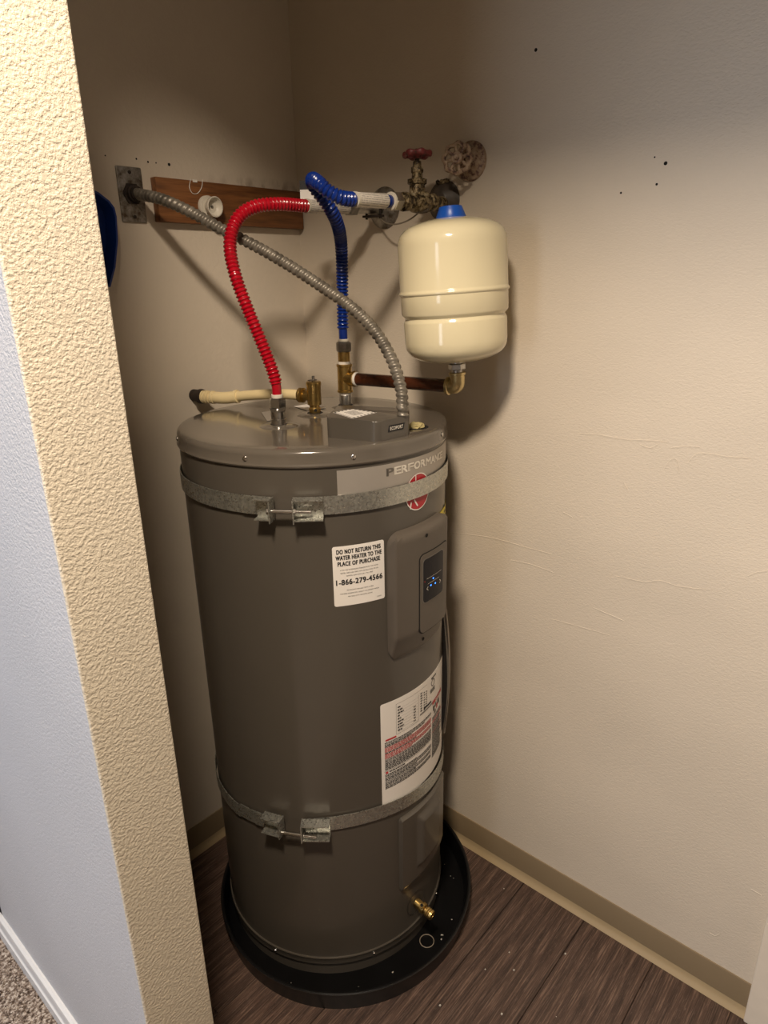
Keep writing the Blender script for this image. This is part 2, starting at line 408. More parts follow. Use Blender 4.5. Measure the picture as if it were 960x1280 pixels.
def text_bm(s, size, bold=0.0, align='CENTER', sx=1.0):
    cu = bpy.data.curves.new('text', 'FONT'); cu.body = s; cu.size = size; cu.align_x = align; cu.offset = bold; cu.resolution_u = 3; cu.space_character = 1.10
    o = bpy.data.objects.new('text', cu); COL.objects.link(o)
    me = bpy.data.meshes.new_from_object(o.evaluated_get(bpy.context.evaluated_depsgraph_get()))
    bm = bmesh.new(); bm.from_mesh(me)
    bpy.data.objects.remove(o); bpy.data.curves.remove(cu); bpy.data.meshes.remove(me)
    if bm.verts:
        x0 = min(v.co.x for v in bm.verts); x1 = max(v.co.x for v in bm.verts)
        for v in bm.verts: v.co.x *= sx
    return bm
def text_fit(s, cap, width=None, bold=0.0, align='CENTER'):
    """text with given capital height and (optionally) total width, centred on x, baseline y=0"""
    bm = text_bm(s, cap / 0.70, bold * cap, 'CENTER')
    x0 = min(v.co.x for v in bm.verts); x1 = max(v.co.x for v in bm.verts); c = (x0 + x1) / 2
    k = width / (x1 - x0) if width else 1
    for v in bm.verts: v.co.x = (v.co.x - c) * k
    return bm
def wrap_text(bm, s, cap, th, z, r, width=None, bold=0.0, mi=0, rot=0.0):
    t = text_fit(s, cap, width)
    d = bold * cap          # heavier strokes: the outline repeated with small shifts
    for dx, dy in (((-d, -d * .5), (-d, d * .5), (0, 0), (d, -d * .5), (d, d * .5)) if bold else ((0, 0),)):
        mp = {v: bm.verts.new(wrap(v.co.x + dx, z + v.co.y + dy, th, r)) for v in t.verts}
        for f in t.faces: bm.faces.new([mp[v] for v in f.verts]).material_index = mi
    t.free(); return bm

# ------------------------------------------------------------------ the setting
CH = 2.44
struct('wall_right', B(0, 0.11, -2.8, 0.11, 0, CH), 'wall_r'); 
struct('wall_left', B(-0.834, 0, 0, 0.11, 0, CH), 'wall_b')
# partition between closet and hall: grey hall face, cream end face towards the opening
bm = bmesh.new(); box(bm, -0.942, -0.834, -0.596, 0.115, 0, CH)
for f in bm.faces:
    c = f.calc_center_median(); f.material_index = 1 if c.x < -0.938 else 0
es = [e for e in bm.edges if all(abs(v.co.x + 0.942) < 1e-4 and abs(v.co.y + 0.596) < 1e-4 for v in e.verts)]
es += [e for e in bm.edges if all(abs(v.co.x + 0.834) < 1e-4 and abs(v.co.y + 0.596) < 1e-4 for v in e.verts)]
bmesh.ops.bevel(bm, geom=es, offset=0.003, segments=3, affect='EDGES', profile=0.5)
struct('wall_front', bm, ['wall_jamb', 'wall_grey'], smooth=False)
struct('trim_2', B(-0.942, -0.834, -2.8, -0.596, 2.165, CH), 'wall_jamb')           # header over the opening
bm = B(-0.018, 0.0, -1.335, -1.2495, 0, 2.16, bev=0.003); box(bm, -0.023, -0.018, -1.330, -1.300, 0, 2.16, bev=0.0015)   # white casing on the right wall
struct('trim_1', bm, 'casing')
struct('ceiling', B(-2.72, 0.11, -2.9, 2.6, CH, CH + 0.08), 'ceiling')
# hall beyond the opening (out of the picture; it bounces and colours the light)
struct('wall_hall', B(-2.72, -2.6, -2.9, -0.75, 0, CH), 'hall'); struct('wall_hall_far', B(-2.72, -2.6, 0.55, 2.6, 0, CH), 'hall')
struct('wall_hall_low', B(-2.72, -2.6, -0.75, 0.55, 0, 0.70), 'hall'); struct('wall_hall_high', B(-2.72, -2.6, -0.75, 0.55, 2.20, CH), 'hall')
struct('wall_end', B(-2.6, 0.11, -2.9, -2.8, 0, CH), 'hall'); struct('wall_room', B(-2.6, 0.11, 2.5, 2.6, 0, CH), 'wall_grey')
struct('wall_room_right', B(0.0, 0.11, 0.11, 2.5, 0, CH), 'wall_grey')

# floor: vinyl planks in the closet, carpet in the hall
fl = struct('floor', B(-2.72, 0.11, -2.9, 2.6, -0.06, -0.004), 'black')
ys = [0.0] + [-0.07 - 0.165 * k for k in range(17)]
me0 = {}
for i in range(len(ys) - 1):
    y1, y0 = ys[i], max(ys[i + 1], -2.8)
    if y0 >= y1: continue
    joint = [-0.62, -0.30, -0.72, -0.50, -0.66, None, None, -0.80, None, -0.4, None][i % 11]
    segs = [(-0.942, joint), (joint, 0.0)] if joint else [(-0.942, 0.0)]
    for x0, x1 in segs:
        bm = B(x0 + 0.0004, x1 - 0.0004, y0 + 0.0005, y1 - 0.0005, -0.004, 0.0)
        es = [e for e in bm.edges if all(v.co.z > -0.001 for v in e.verts)]
        bmesh.ops.bevel(bm, geom=es, offset=0.0012, segments=1, affect='EDGES')
        obj('plank', bm, 'plank', fl, smooth=False)
struct('floor_carpet', B(-2.6, -0.944, -2.8, 2.5, -0.004, 0.004), 'carpet')
# carpet pile where the picture shows it, next to the grey wall
vs, fs = [], []
rnd = random.Random(3)
for _ in range(15000):
    x = -0.956 - rnd.random() ** 1.2 * 0.22; y = -0.42 + rnd.random() * 0.62
    h = 0.010 + rnd.random() * 0.006; a = rnd.random() * 6.28; wd = 0.0022 + rnd.random() * 0.0016; lean = (rnd.uniform(-.005, .005), rnd.uniform(-.005, .005))
    b = len(vs)
    for k in range(3): vs.append((x + wd * math.cos(a + k * 2.094), y + wd * math.sin(a + k * 2.094), 0.003))
    for k in range(3): vs.append((x + lean[0] + 1.3 * wd * math.cos(a + .5 + k * 2.094), y + lean[1] + 1.3 * wd * math.sin(a + .5 + k * 2.094), h))
    fs += [(b, b + 1, b + 4, b + 3), (b + 1, b + 2, b + 5, b + 4), (b + 2, b, b + 3, b + 5), (b + 3, b + 4, b + 5)]
me = bpy.data.meshes.new('carpet_pile'); me.from_pydata(vs, [], fs); me.materials.append(M['carpet'])
cp = bpy.data.objects.new('carpet_pile', me); COL.objects.link(cp); cp['kind'] = 'stuff'
tag(cp, 'speckled brown grey carpet pile beside the white baseboard', 'carpet')

# cove base (swept profile), closet side
def sweep_profile(prof, p0, p1, nrm):
    """extrude profile [(out, z)] from p0 to p1, 'out' measured along nrm"""
    bm = bmesh.new(); p0, p1, nrm = Vector(p0), Vector(p1), Vector(nrm)
    a = [bm.verts.new(p0 + nrm * o + V(0, 0, z)) for o, z in prof]; b = [bm.verts.new(p1 + nrm * o + V(0, 0, z)) for o, z in prof]; n = len(prof)
    for i in range(n): bm.faces.new((a[i], a[(i + 1) % n], b[(i + 1) % n], b[i]))
    bm.faces.new(a); bm.faces.new(b); return bm
cove = [(0, 0.0894), (0.0025, 0.0890), (0.0035, 0.086), (0.0035, 0.024), (0, 0.024)]
toe = [(0, 0.0235), (0.0035, 0.0235), (0.0045, 0.015), (0.007, 0.008), (0.0115, 0.0025), (0.0125, 0.0002), (0, 0.0002)]
br = struct('baseboard_right', sweep_profile(cove, (0, -1.2495, 0), (0, -0.002, 0), (-1, 0, 0)), 'cove', smooth=True)
struct('toe', sweep_profile(toe, (0, -1.2495, 0), (0, -0.002, 0), (-1, 0, 0)), 'cove_toe', br, smooth=True)
bl = struct('baseboard_left', sweep_profile(cove, (-0.834, 0, 0), (-0.004, 0, 0), (0, -1, 0)), 'cove', smooth=True)
struct('toe', sweep_profile(toe, (-0.834, 0, 0), (-0.0125, 0, 0), (0, -1, 0)), 'cove_toe', bl, smooth=True)
# white moulded baseboard along the grey hall face
wb = [(0, 0.082), (0.004, 0.082), (0.009, 0.078), (0.010, 0.072), (0.010, 0.052), (0.0105, 0.050), (0.009, 0.0475), (0.0105, 0.045), (0.013, 0.043), (0.013, 0.0), (0, 0.0)]
struct('baseboard_front', sweep_profile(wb, (-0.942, -0.596, 0.003), (-0.942, 0.128, 0.003), (-1, 0, 0)), 'white_trim', smooth=False)

# plaster scars on the right wall, each a low ridge
wr = bpy.data.objects['wall_right']
scars = [[(-0.773, 1.179), (-0.811, 1.183), (-0.866, 1.181), (-0.918, 1.186), (-0.947, 1.187)], [(-0.952, 1.177), (-0.979, 1.184), (-1.002, 1.186)], [(-0.986, 1.156), (-0.997, 1.172), (-1.017, 1.177), (-1.049, 1.176), (-1.089, 1.18)], [(-0.946, 1.136), (-0.953, 1.152), (-0.962, 1.159), (-0.97, 1.15), (-0.972, 1.133)], [(-0.638, 0.873), (-0.692, 0.876), (-0.746, 0.872)], [(-0.879, 0.903), (-0.935, 0.907), (-0.964, 0.918), (-1.002, 0.917), (-1.061, 0.927)], [(-0.748, 0.762), (-0.804, 0.765), (-0.879, 0.769)], [(-0.839, 0.819), (-0.905, 0.811)], [(-1.111, 0.97), (-1.122, 0.98), (-1.14, 0.988)], [(-0.465, 0.899), (-0.581, 0.913), (-0.68, 0.913), (-0.737, 0.913)], [(-1.157, 0.159), (-1.168, 0.159), (-1.176, 0.172)], [(-1.212, 0.321), (-1.232, 0.319)], [(-0.897, 1.175), (-0.916, 1.172), (-0.929, 1.18)], [(-0.875, 1.097), (-0.884, 1.085)], [(-0.755, 1.012), (-0.777, 1.005)]]
for sc in scars:
    bm = bmesh.new(); pts = catmull([V(0, y, z) for y, z in sc], 6); n = len(pts); rr = random.Random(len(sc)); prev = None
    for i, p in enumerate(pts):
        wd = 0.0022 * math.sin(PI * (i + .6) / (n + .2)) ** 0.5 * rr.uniform(.6, 1.1); d = pts[min(i + 1, n - 1)] - pts[max(i - 1, 0)]; nn = V(0, -d.z, d.y).normalized()
        ring = [bm.verts.new(p + nn * wd * 3 + V(0.0003, 0, 0)), bm.verts.new(p + nn * wd * .6 + V(-0.0003, 0, 0)), bm.verts.new(p - nn * wd * .4 + V(-0.00045, 0, 0)), bm.verts.new(p - nn * wd * .8 + V(0.0003, 0, 0))]
        if prev:
            for k in range(3): bm.faces.new((prev[k], prev[k + 1], ring[k + 1], ring[k]))
        prev = ring
    obj('plaster_ridge', bm, 'wall_r', wr)
for y, z, r in [(-0.638, 1.85, .003), (-0.888, 1.644, .003), (-0.877, 1.614, .002), (-0.817, 1.606, .0018), (-0.869, 1.655, .0014)]:
    obj('nail_hole', C((-0.0004, y, z), (0.002, y, z), r, 10), 'hole', wr)
wl = bpy.data.objects['wall_left']
for x, z, r in [(-0.425, 1.705, .0018), (-0.352, 1.702, .003), (-0.382, 1.702, .0015), (-0.40, 1.702, .002), (-0.49, 1.704, .0014)]:
    obj('nail_hole', C((x, -0.0004, z), (x, 0.002, z), r, 10), 'hole', wl)

# ------------------------------------------------------------------ drain pan
PX, PY, PR = -0.3158, -0.3938, 0.3123
bm = L([(0.0, PR - 0.010), (0.0495, PR - 0.004), (0.052, PR - 0.001), (0.054, PR - 0.0005), (0.055, PR - 0.004), (0.0535, PR - 0.008), (0.050, PR - 0.0095), (0.008, PR - 0.016), (0.0035, PR - 0.022), (0.003, 0.0)], (PX, PY, 0.0002), seg=96)
pan = thing('drain_pan', 'round black plastic drain pan on the floor under the water heater', 'drain pan', (PX, PY, 0))
obj('pan_body', bm, 'black', pan)
# plastic ring lying in the pan
bm = bmesh.new(); pts = [V(-0.303 + 0.0165 * math.cos(a), -0.640 + 0.0165 * math.sin(a), 0.0048) for a in [2 * PI * k / 32 for k in range(33)]]
tube(bm, pts, 0.0011, 8, caps=False)
tag(obj('plastic_ring', bm, 'wire', origin=(-0.303, -0.640, 0.0035)), 'thin grey ring lying in the black pan below the brass drain valve', 'ring')
# flecks of plaster in pan and on planks
bm = bmesh.new(); rnd = random.Random(11)
for _ in range(15):
    a = rnd.uniform(-2.9, 0.35); r = rnd.uniform(0.25, 0.29); s = rnd.uniform(.0006, .0016)
    p = V(PX + r * math.cos(a), PY + r * math.sin(a), 0.0032 + s)
    if math.hypot(p.x - HX, p.y - HY) < 0.272 and False: continue
    box(bm, p.x - s, p.x + s, p.y - s * .8, p.y + s, 0.0028, 0.0028 + s * 1.6)
for x, y in [(-0.27, -0.78), (-0.23, -0.83), (-0.2, -0.80), (-0.33, -0.86), (-0.12, -0.9), (-0.26, -0.95), (-0.06, -0.7), (-0.4, -0.75)]:
    s = rnd.uniform(.0008, .002); box(bm, x - s, x + s, y - s, y + s * .7, 0.0, s)
db = obj('plaster_flecks', bm, 'grime'); db['kind'] = 'stuff'; tag(db, 'pale flecks of plaster scattered in the pan and on the planks', 'debris')

# ------------------------------------------------------------------ water heater
ht = thing('water_heater', 'tall charcoal grey electric water heater standing in the black pan', 'water heater', (HX, HY, 0.0034))
obj('jacket', L([(0.058, HR - .004), (0.058, HR), (1.186, HR), (1.186, HR - .004)], (HX, HY, 0), seg=128), 'heater', ht)
rim = obj('bottom_rim', L([(0.0036, HR - .012), (0.0036, HR - .004), (0.040, HR - .003), (0.0406, HR + .002), (0.055, HR + .002), (0.0575, HR + .0032), (0.0595, HR + .002), (0.0595, HR - .003)], (HX, HY, 0), seg=128), 'heater', ht)
lid = obj('lid', L([(1.179, HR - .003), (1.179, HR + .0035), (1.1815, HR + .0045), (1.184, HR + .0035), (1.186, HR + .0022), (1.199, HR + .0022), (1.204, HR + .0008), (1.2075, HR - .0025), (1.209, HR - .008), (1.209, HR - .03), (1.2085, 0.15), (1.2085, 0.0)], (HX, HY, 0), seg=128), 'lid', ht)
def screw(th, z, r, par, m='chrome', s=0.0042):
    n = hp(th, z, 1) - hp(th, z, 0)
    return obj('screw', L([(-.001, s * .6), (0.0002, s), (0.0012, s), (0.0026, s * .6), (0.0028, s * .3), (0.002, 0)], hp(th, z, r), n, 10), m, par)
for th in (-159, -119.4, -69.4, -24, 21, 66, 111, 151.5): screw(th, 1.193, HR + .0022, lid)
for th in (-166, -117, -70): screw(th, 0.048, HR + .002, rim, s=.0028)
# bosses and openings on the lid
RED = V(-0.397, -0.346, 0); REL = V(-0.277, -0.320, 0); TEE = V(-0.173, -0.308, 0)
for p, r in ((RED, .040), (REL, .040), (TEE, .034)):
    o = obj('port_boss', L([(1.2075, r), (1.2095, r - .004), (1.2115, r - .012), (1.2125, .018), (1.2125, .0)], (p.x, p.y, 0), seg=40), 'lid', ht)
    obj('port_opening', L([(1.2122, .0165), (1.2128, .0165), (1.2128, 0)], (p.x, p.y, 0), seg=24), 'hole', o)
def flat_quad(pts, z, t=0.0005): 
    return prism(bmesh.new(), pts, z, z + t)
obj('port_label', flat_quad([(-0.331, -0.212), (-0.293, -0.220), (-0.3455, -0.302), (-0.3835, -0.294)], 1.2092), 'silver_label', ht)
obj('port_label', flat_quad([(-0.242, -0.215), (-0.192, -0.222), (-0.214, -0.289), (-0.262, -0.282)], 1.2092), 'white_label', ht)
# small lid opening packed with foam, right of the junction cover
fo = obj('lid_opening', L([(1.2086, .024), (1.2094, .024), (1.2094, .020), (1.2090, .019), (1.2090, 0)], (-0.2500, -0.566, 0), seg=28), 'hole', ht)
bm = bmesh.new(); bmesh.ops.create_icosphere(bm, subdivisions=3, radius=1)
rnd = random.Random(5)
for v in bm.verts: v.co = V(-0.2500, -0.566, 1.2094) + V(v.co.x * .017, v.co.y * .015, max(-.02, v.co.z) * .009) * rnd.uniform(.8, 1.15)
obj('foam_plug', bm, 'foam', fo)
# junction cover on the lid
JB = round_poly([(-.412, -.492), (-.386, -.592), (-.312, -.600), (-.262, -.560), (-.310, -.425)], .012)
jc = obj('junction_cover', prism(bmesh.new(), JB, 1.2088, 1.245, bev=.003), 'heater', ht)
JL = [(-0.375, -0.474), (-0.330, -0.476), (-0.327, -0.537), (-0.394, -0.541)]
lab = obj('cover_label', flat_quad(JL, 1.2451), 'white_label', jc)
bm = bmesh.new()
for a, b, n in ((0, 1, 5), (1, 2, 6), (2, 3, 7), (3, 0, 7)):
    A, Bq = Vector(JL[a]), Vector(JL[b]); d = (Bq - A); nn = Vector((-d.y, d.x)).normalized() * .0075
    cm = (Vector(JL[0]) + Vector(JL[2])) / 2
    if (A + nn - cm).length > (A - cm).length: nn = -nn
    for k in range(n):
        t0, t1 = (k + .1) / n, (k + .55) / n
        q = [A + d * t0, A + d * t1, A + d * (t1 - .05) + nn * .8, A + d * (t0 - .0) + nn * .8]
        bm.faces.new([bm.verts.new((p.x, p.y, 1.2458)) for p in q])
cm = (Vector(JL[0]) + Vector(JL[1]) + Vector(JL[2]) + Vector(JL[3])) / 4
for k in range(6):
    e1 = (Vector(JL[3]) - Vector(JL[0])) * .5; e2 = (Vector(JL[1]) - Vector(JL[0]))
    c0 = cm + e1 * (k / 5 - .5) * .9; q = [c0 - e2 * .28, c0 + e2 * .28, c0 + e2 * .28 + e1 * .05, c0 - e2 * .28 + e1 * .05]
    bm.faces.new([bm.verts.new((p.x, p.y, 1.2458)) for p in q])
obj('warning_print', bm, 'black_print', lab, smooth=False)
# badge on the slanted front of the junction cover
p0, p1 = V(-.384, -.5922, 0), V(-.314, -.5997, 0); d = (p1 - p0).normalized(); nn = V(d.y, -d.x, 0).normalized()
if nn.y > 0: nn = -nn
bm = bmesh.new(); mid = p0.lerp(p1, .58) + V(0, 0, 1.2285) + nn * .0008
def onface(x, y, o=0): return mid + d * x + V(0, 0, y) + nn * o
vv = [onface(-.020, -.0055), onface(.017, -.0055), onface(.020, .0055), onface(-.017, .0055)]
a = [bm.verts.new(v) for v in vv]; b = [bm.verts.new(v - nn * .0012) for v in vv]; bm.faces.new(a); bm.faces.new(b)
for i in range(4): bm.faces.new((a[i], a[(i + 1) % 4], b[(i + 1) % 4], b[i]))
bd = obj('cover_badge', bm, 'black_print', jc, smooth=False)
bm = text_fit('ECOPORT', .0058, .031, .03)
for v in bm.verts: v.co = onface(v.co.x, v.co.y - .0029, .0004)
obj('badge_lettering', bm, 'silver_text', bd, smooth=False)
# relief valve
zc = 1.247
rv = obj('relief_valve', L([(1.2095, .0118), (1.217, .0118), (1.219, .0125), (1.2215, .0125), (1.224, .0105), (1.228, .0105), (1.230, .0145), (1.268, .0145), (1.270, .0155), (1.2755, .0155), (1.277, .014), (1.277, .0)], (REL.x, REL.y, 0), seg=28), 'brass', ht)
hp_ = V(REL.x, REL.y, zc); out = (V(-0.335, -0.0965, zc) - hp_); out.z = 0; out.normalize()
bm = C(hp_ + out * .008, hp_ + out * .024, .0105, 20); lathe(bm, [(0, .0105), (.002, .0155), (.005, .0155), (.006, .0135), (.008, .0155), (.011, .0155), (.0125, .013), (.0125, .0)], hp_ + out * .024, out, 24)
obj('outlet', bm, 'brass', rv)
bm = C((REL.x, REL.y, 1.277), (REL.x, REL.y, 1.288), .003, 10); box(bm, REL.x - .012, REL.x + .006, REL.y - .004, REL.y + .004, 1.279, 1.281)
obj('test_lever', bm, 'steel_dark', rv)
bm = bmesh.new()
for dz in (0,):
    pd = (V(-1.227, -1.343, 0) - V(REL.x, REL.y, 0)); pd.z = 0; pd.normalize(); pp = V(REL.x, REL.y, 1.2195) + pd * .0121 + V(.001, -.001, 0)
    cyl(bm, pp - pd * .003, pp + pd * .0006, .0032, 12)
obj('weep_hole', bm, 'hole', rv)
# hot outlet nipple
obj('hot_nipple', L([(1.210, .0150), (1.2225, .0150), (1.2232, .0142), (1.2345, .0142), (1.236, .0138), (1.2425, .0155), (1.243, 0)], (RED.x, RED.y, 0), seg=28), 'chrome', ht)
# brand band and lettering
bb = obj('brand_band', P(-125.6, -30, 1.128, 1.171, HR + .0002, nu=48), 'silver_label', ht)
obj('band_edge', P(-125.6, -30, 1.1265, 1.1285, HR + .0005, nu=48, zf=lambda t: -0.006 * max(0, min(1, (t + 125) / 40)) ** .7), 'white_label', bb)
word = 'PERFORMANCE'; bm = bmesh.new(); bm2 = bmesh.new()
tp = [-104.4, -100.8, -97.4, -93.95, -90.3, -86.5, -82.6, -78.8, -75.4, -72.2, -69.3]
for ch, th in zip(word, tp):
    z = 1.1505 - .004 * max(0, (th + 88) / 20)
    wrap_text(bm2 if th < -103 else bm, ch, .0135, th, z - .0005, HR + .0012, width={'M': .0172, 'O': .0160}.get(ch, .0140), bold=.06)
obj('lettering', bm, 'silver_text', bb, smooth=False); obj('lettering', bm2, 'frame_and_reflection', bb, smooth=False)  # first letter coloured darker, its reflection put into the material
# round red logo
def disc(th, z, r, rad, mat_, par, name, n=40, r0=0.0):
    bm = bmesh.new(); rings = []
    rs = [r0 * rad] + [rad * (r0 + (1 - r0) * k / 4) for k in range(1, 5)] if r0 else [rad * k / 4 for k in range(1, 5)]
    c0 = None if r0 else bm.verts.new(hp(th, z, r))
    for q in rs: rings.append([bm.verts.new(wrap(q * math.cos(2 * PI * k / n), z + q * math.sin(2 * PI * k / n), th, r)) for k in range(n)])
    for k in range(n):
        if c0: bm.faces.new((c0, rings[0][k], rings[0][(k + 1) % n]))
        for a, b in zip(rings, rings[1:]): bm.faces.new((a[k], b[k], b[(k + 1) % n], a[(k + 1) % n]))
    return obj(name, bm, mat_, par)
lg = disc(-89.6, 1.1055, HR + .0008, .0352, 'logo_red', bb, 'logo')
disc(-89.6, 1.1055, HR + .0012, .0352, 'white_label', lg, 'logo_ring', r0=.945)
bm = bmesh.new(); wrap_text(bm, 'Rheem', .021, -88.8, 1.100, HR + .0013, width=.058, bold=.02)
def stroke(bm, pts, wd, th, r):
    for (x0, y0), (x1, y1) in zip(pts, pts[1:]):
        dx, dy = x1 - x0, y1 - y0; l = math.hypot(dx, dy); ox, oy = -dy / l * wd / 2, dx / l * wd / 2
        n = 4
        for k in range(n):
            ta, tb = k / n, (k + 1) / n
            bm.faces.new([bm.verts.new(wrap(x, y, th, r)) for x, y in ((x0 + dx * ta + ox, y0 + dy * ta + oy), (x0 + dx * tb + ox, y0 + dy * tb + oy), (x0 + dx * tb - ox, y0 + dy * tb - oy), (x0 + dx * ta - ox, y0 + dy * ta - oy))])
stroke(bm, [(-.0075, 1.1395), (-.0075, 1.100)], .0022, -89.6, HR + .0013)
stroke(bm, [(-.027, 1.118), (-.021, 1.1225), (-.014, 1.1215)], .004, -89.6, HR + .0013)
stroke(bm, [(-.0225, 1.077), (-.020, 1.09)], .003, -89.6, HR + .0013)
stroke(bm, [(-.012, 1.0925), (-.002, 1.0785)], .0032, -89.6, HR + .0013)
obj('logo_script', bm, 'white_label', lg, smooth=False)
# return notice
nt = obj('notice_label', P(-128.6, -107.7, 0.9185, 1.034, HR + .0002, cr=.004, nu=16), 'white_label', ht)
bm = bmesh.new(); W0, Zt, Hh = -118.15, 1.034, .1155
def line(s, yc, cap, width, bold=0.0): wrap_text(bm, s, cap, W0, Zt - yc * Hh - cap / 2, HR + .0011, width, bold)
line('DO NOT RETURN THIS', .088, .0080, .082, .05); line('WATER HEATER TO THE', .187, .0080, .0855, .05); line('PLACE OF PURCHASE', .287, .0080, .079, .05)
line('IF YOU ARE EXPERIENCING PROBLEMS WITH THIS WATER', .392, .0023, .071); line('HEATER, NEED ASSISTANCE WITH INSTALLATION, OR FOR', .442, .0023, .071); line('GENERAL QUESTIONS CALL TOLL FREE:', .492, .0023, .050)
line('1-866-279-4566', .595, .0102, .087, .045)
line('TECHNICIANS AVAILABLE 7 DAYS A WEEK', .735, .0022, .051); line('FOR MORE INFORMATION, CONSULT THE OWNER\'S MANUAL', .79, .0022, .074); line('PROVIDED WITH THE WATER HEATER', .845, .0022, .046)
wrap_text(bm, 'AP20070', .0018, W0 + 7.9, Zt - .945 * Hh, HR + .0011, .0085)
obj('notice_text', bm, 'black_print', nt, smooth=False)
# control cover with door and display
PT0, PT1, PZ0, PZ1, PH = -106.6, -69, 0.780, 1.043, 0.020
def cover_h(u, v, W, H):
    s = lambda x: max(0.0, min(1.0, x)); f = lambda x: math.sin(PI / 2 * s(x)) ** 0.8
    lift = s((v + .0) / .055) ** 1.1 * .85 + .15 if v < .055 else 1
    edge = min(f(u / .011), f((W - u) / .018), f((H - v) / .012), f(v / .006))
    return PH * edge * lift - .0004
cc = obj('control_cover', P(PT0, PT1, PZ0, PZ1, HR + .0002, cr=.028, nu=48, nv=40, h=cover_h), 'plastic', ht)
RD = HR + PH + .0006
obj('door_gap', P(-93.9, -73.1, .8235, .9905, HR + PH - .0002, cr=.012, nu=24, thick=.0008), 'hole', cc)
dr = obj('door', P(-93.4, -73.5, .8255, .9885, HR + PH - .0002, cr=.011, nu=30, nv=24, thick=.0020, h=lambda u, v, W, H: -.0009 * math.exp(-((v - .046) / .012) ** 2) * math.sin(PI * u / W)), 'plastic', cc)
obj('display_frame', P(-92.3, -77.6, .8875, .9795, RD + .0008, cr=.008, nu=16, thick=.0010), 'frame_and_reflection', dr)
ds = obj('display', P(-91.9, -78.0, .8890, .9780, RD + .0014, cr=.007, nu=16, thick=.0008), 'screen', dr)
for th, z, m_ in ((-85.8, .9312, 'led'), (-87.4, .9196, 'led'), (-84.3, .9180, 'led')):
    disc(th, z, RD + .0026, .0017, m_, ds, 'indicator', n=14)
disc(-91.2, .9335, RD + .0026, .0010, 'led_red', ds, 'indicator', n=10)
bm = bmesh.new()
for th, z, sx in ((-89.6, .9165, -1), (-80.6, .9155, 1)): stroke(bm, [(-.0022 * sx, z + .004), (.0018 * sx, z), (-.0022 * sx, z - .004)], .0011, th, RD + .0026)
stroke(bm, [(-.018, .926), (.018, .926)], .0006, -85.5, RD + .0026); stroke(bm, [(-.024, .9375), (.024, .9375)], .0005, -85, RD + .0026)
obj('display_arrows', bm, 'silver_text', ds, smooth=False)
for th, z, hh in ((-89.6, 1.0245, HR + PH), (-89.2, .8035, HR + .011)):
    o = disc(th, z, hh + .0009, .0038, 'hole', cc, 'screw_recess', n=14)
# energy guide sheet beyond the cover, its loose lower part curling off
eg = obj('energy_guide', P(-71.5, -34, .955, 1.036, HR + .0008, nu=14, nv=3), 'yellow', ht)
bm = bmesh.new()
for k in range(5): stroke(bm, [(-.06, 1.038 - .012 * k), (-.044 + .004 * (k % 2), 1.038 - .012 * k)], .004, -50, HR + .0016)
obj('energy_print', bm, 'black_print', eg, smooth=False)
obj('gap_shade', P(-60, -28, .49, .785, HR + .001, nu=16, nv=12, thick=.0012, h=lambda u, v, W, H: .013 * math.sin(PI * min(1, max(0, v / H)) ** .8) * math.exp(-((u - .03) / .06) ** 2)), 'black', ht)  # black sheet painting in the shade of the gap behind the loose sheet
obj('loose_sheet', P(-55, -28, .465, .785, HR + .003, nu=16, nv=12, thick=.0006, h=lambda u, v, W, H: .016 * math.sin(PI * (.12 + .8 * v / H)) * math.exp(-((u - .035) / .06) ** 2)), 'old_sheet', ht)
# rating and warning label
LT0, LT1, LZ0, LZ1 = -110.8, -57, .438, .690
rl = obj('rating_label', P(LT0, LT1, LZ0, LZ1, HR + .0002, cr=.004, nu=40), 'white_label', ht)
LW = math.radians(LT1 - LT0) * HR; LH = LZ1 - LZ0; rb = bmesh.new(); rnd = random.Random(21)
def rect(x0, y0, x1, y1, mi):
    n = max(1, int((x1 - x0) / .006)); vt = [(bm_add(x0 + (x1 - x0) * k / n, y0), bm_add(x0 + (x1 - x0) * k / n, y1)) for k in range(n + 1)]
    for a, b in zip(vt, vt[1:]): rb.faces.new((a[0], b[0], b[1], a[1])).material_index = mi
def bm_add(x, y): return rb.verts.new(wrap(x, LZ1 - y, LT0, HR + .0011))
def words(x0, x1, y, h, mi, fill=1.0):
    x = x0; end = x0 + (x1 - x0) * fill
    while x < end:
        wl_ = min(rnd.uniform(.003, .009), end - x)
        if wl_ > .0012: rect(x, y, x + wl_, y + h, mi)
        x += wl_ + .0011
# rating table
for x0, y0, x1, y1 in ((.036, .011, .130, .0115), (.036, .082, .100, .0825), (.036, .011, .0365, .082), (.0995, .02, .100, .082)): rect(x0, y0, x1, y1, 2)
for k in range(9):
    y = .019 + k * .0068; words(.040, .058, y, .0028, 0, rnd.uniform(.4, 1)); rect(.040, y + .0050, .098, y + .0053, 2)
    if k > 2: words(.084, .097, y, .0026, 0, .5)
for k in range(8): words(.106, .113, .020 + k * .006, .0026, 0); words(.118, .124, .024 + k * .006, .0022, 0); words(.127, .131, .026 + k * .005, .0022, 0)
for k in range(9): rect(.145 + k * .0026, .034, .145 + k * .0026 + (.0015 if k % 3 else .0009), .044, 0)
for k in range(18):
    a0, a1 = 2 * PI * k / 18, 2 * PI * (k + 1) / 18
    rb.faces.new([bm_add(.158 + q * math.cos(a), .022 + q * math.sin(a)) for q, a in ((.0085, a0), (.0085, a1), (.0068, a1), (.0068, a0))]).material_index = 0
words(.150, .175, .008, .004, 0)
rect(.105, .070, .160, .0735, 1 + 1)
rect(.118, .062, .150, .0665, 0)
rect(.156, .0695, .215, .0785, 1)
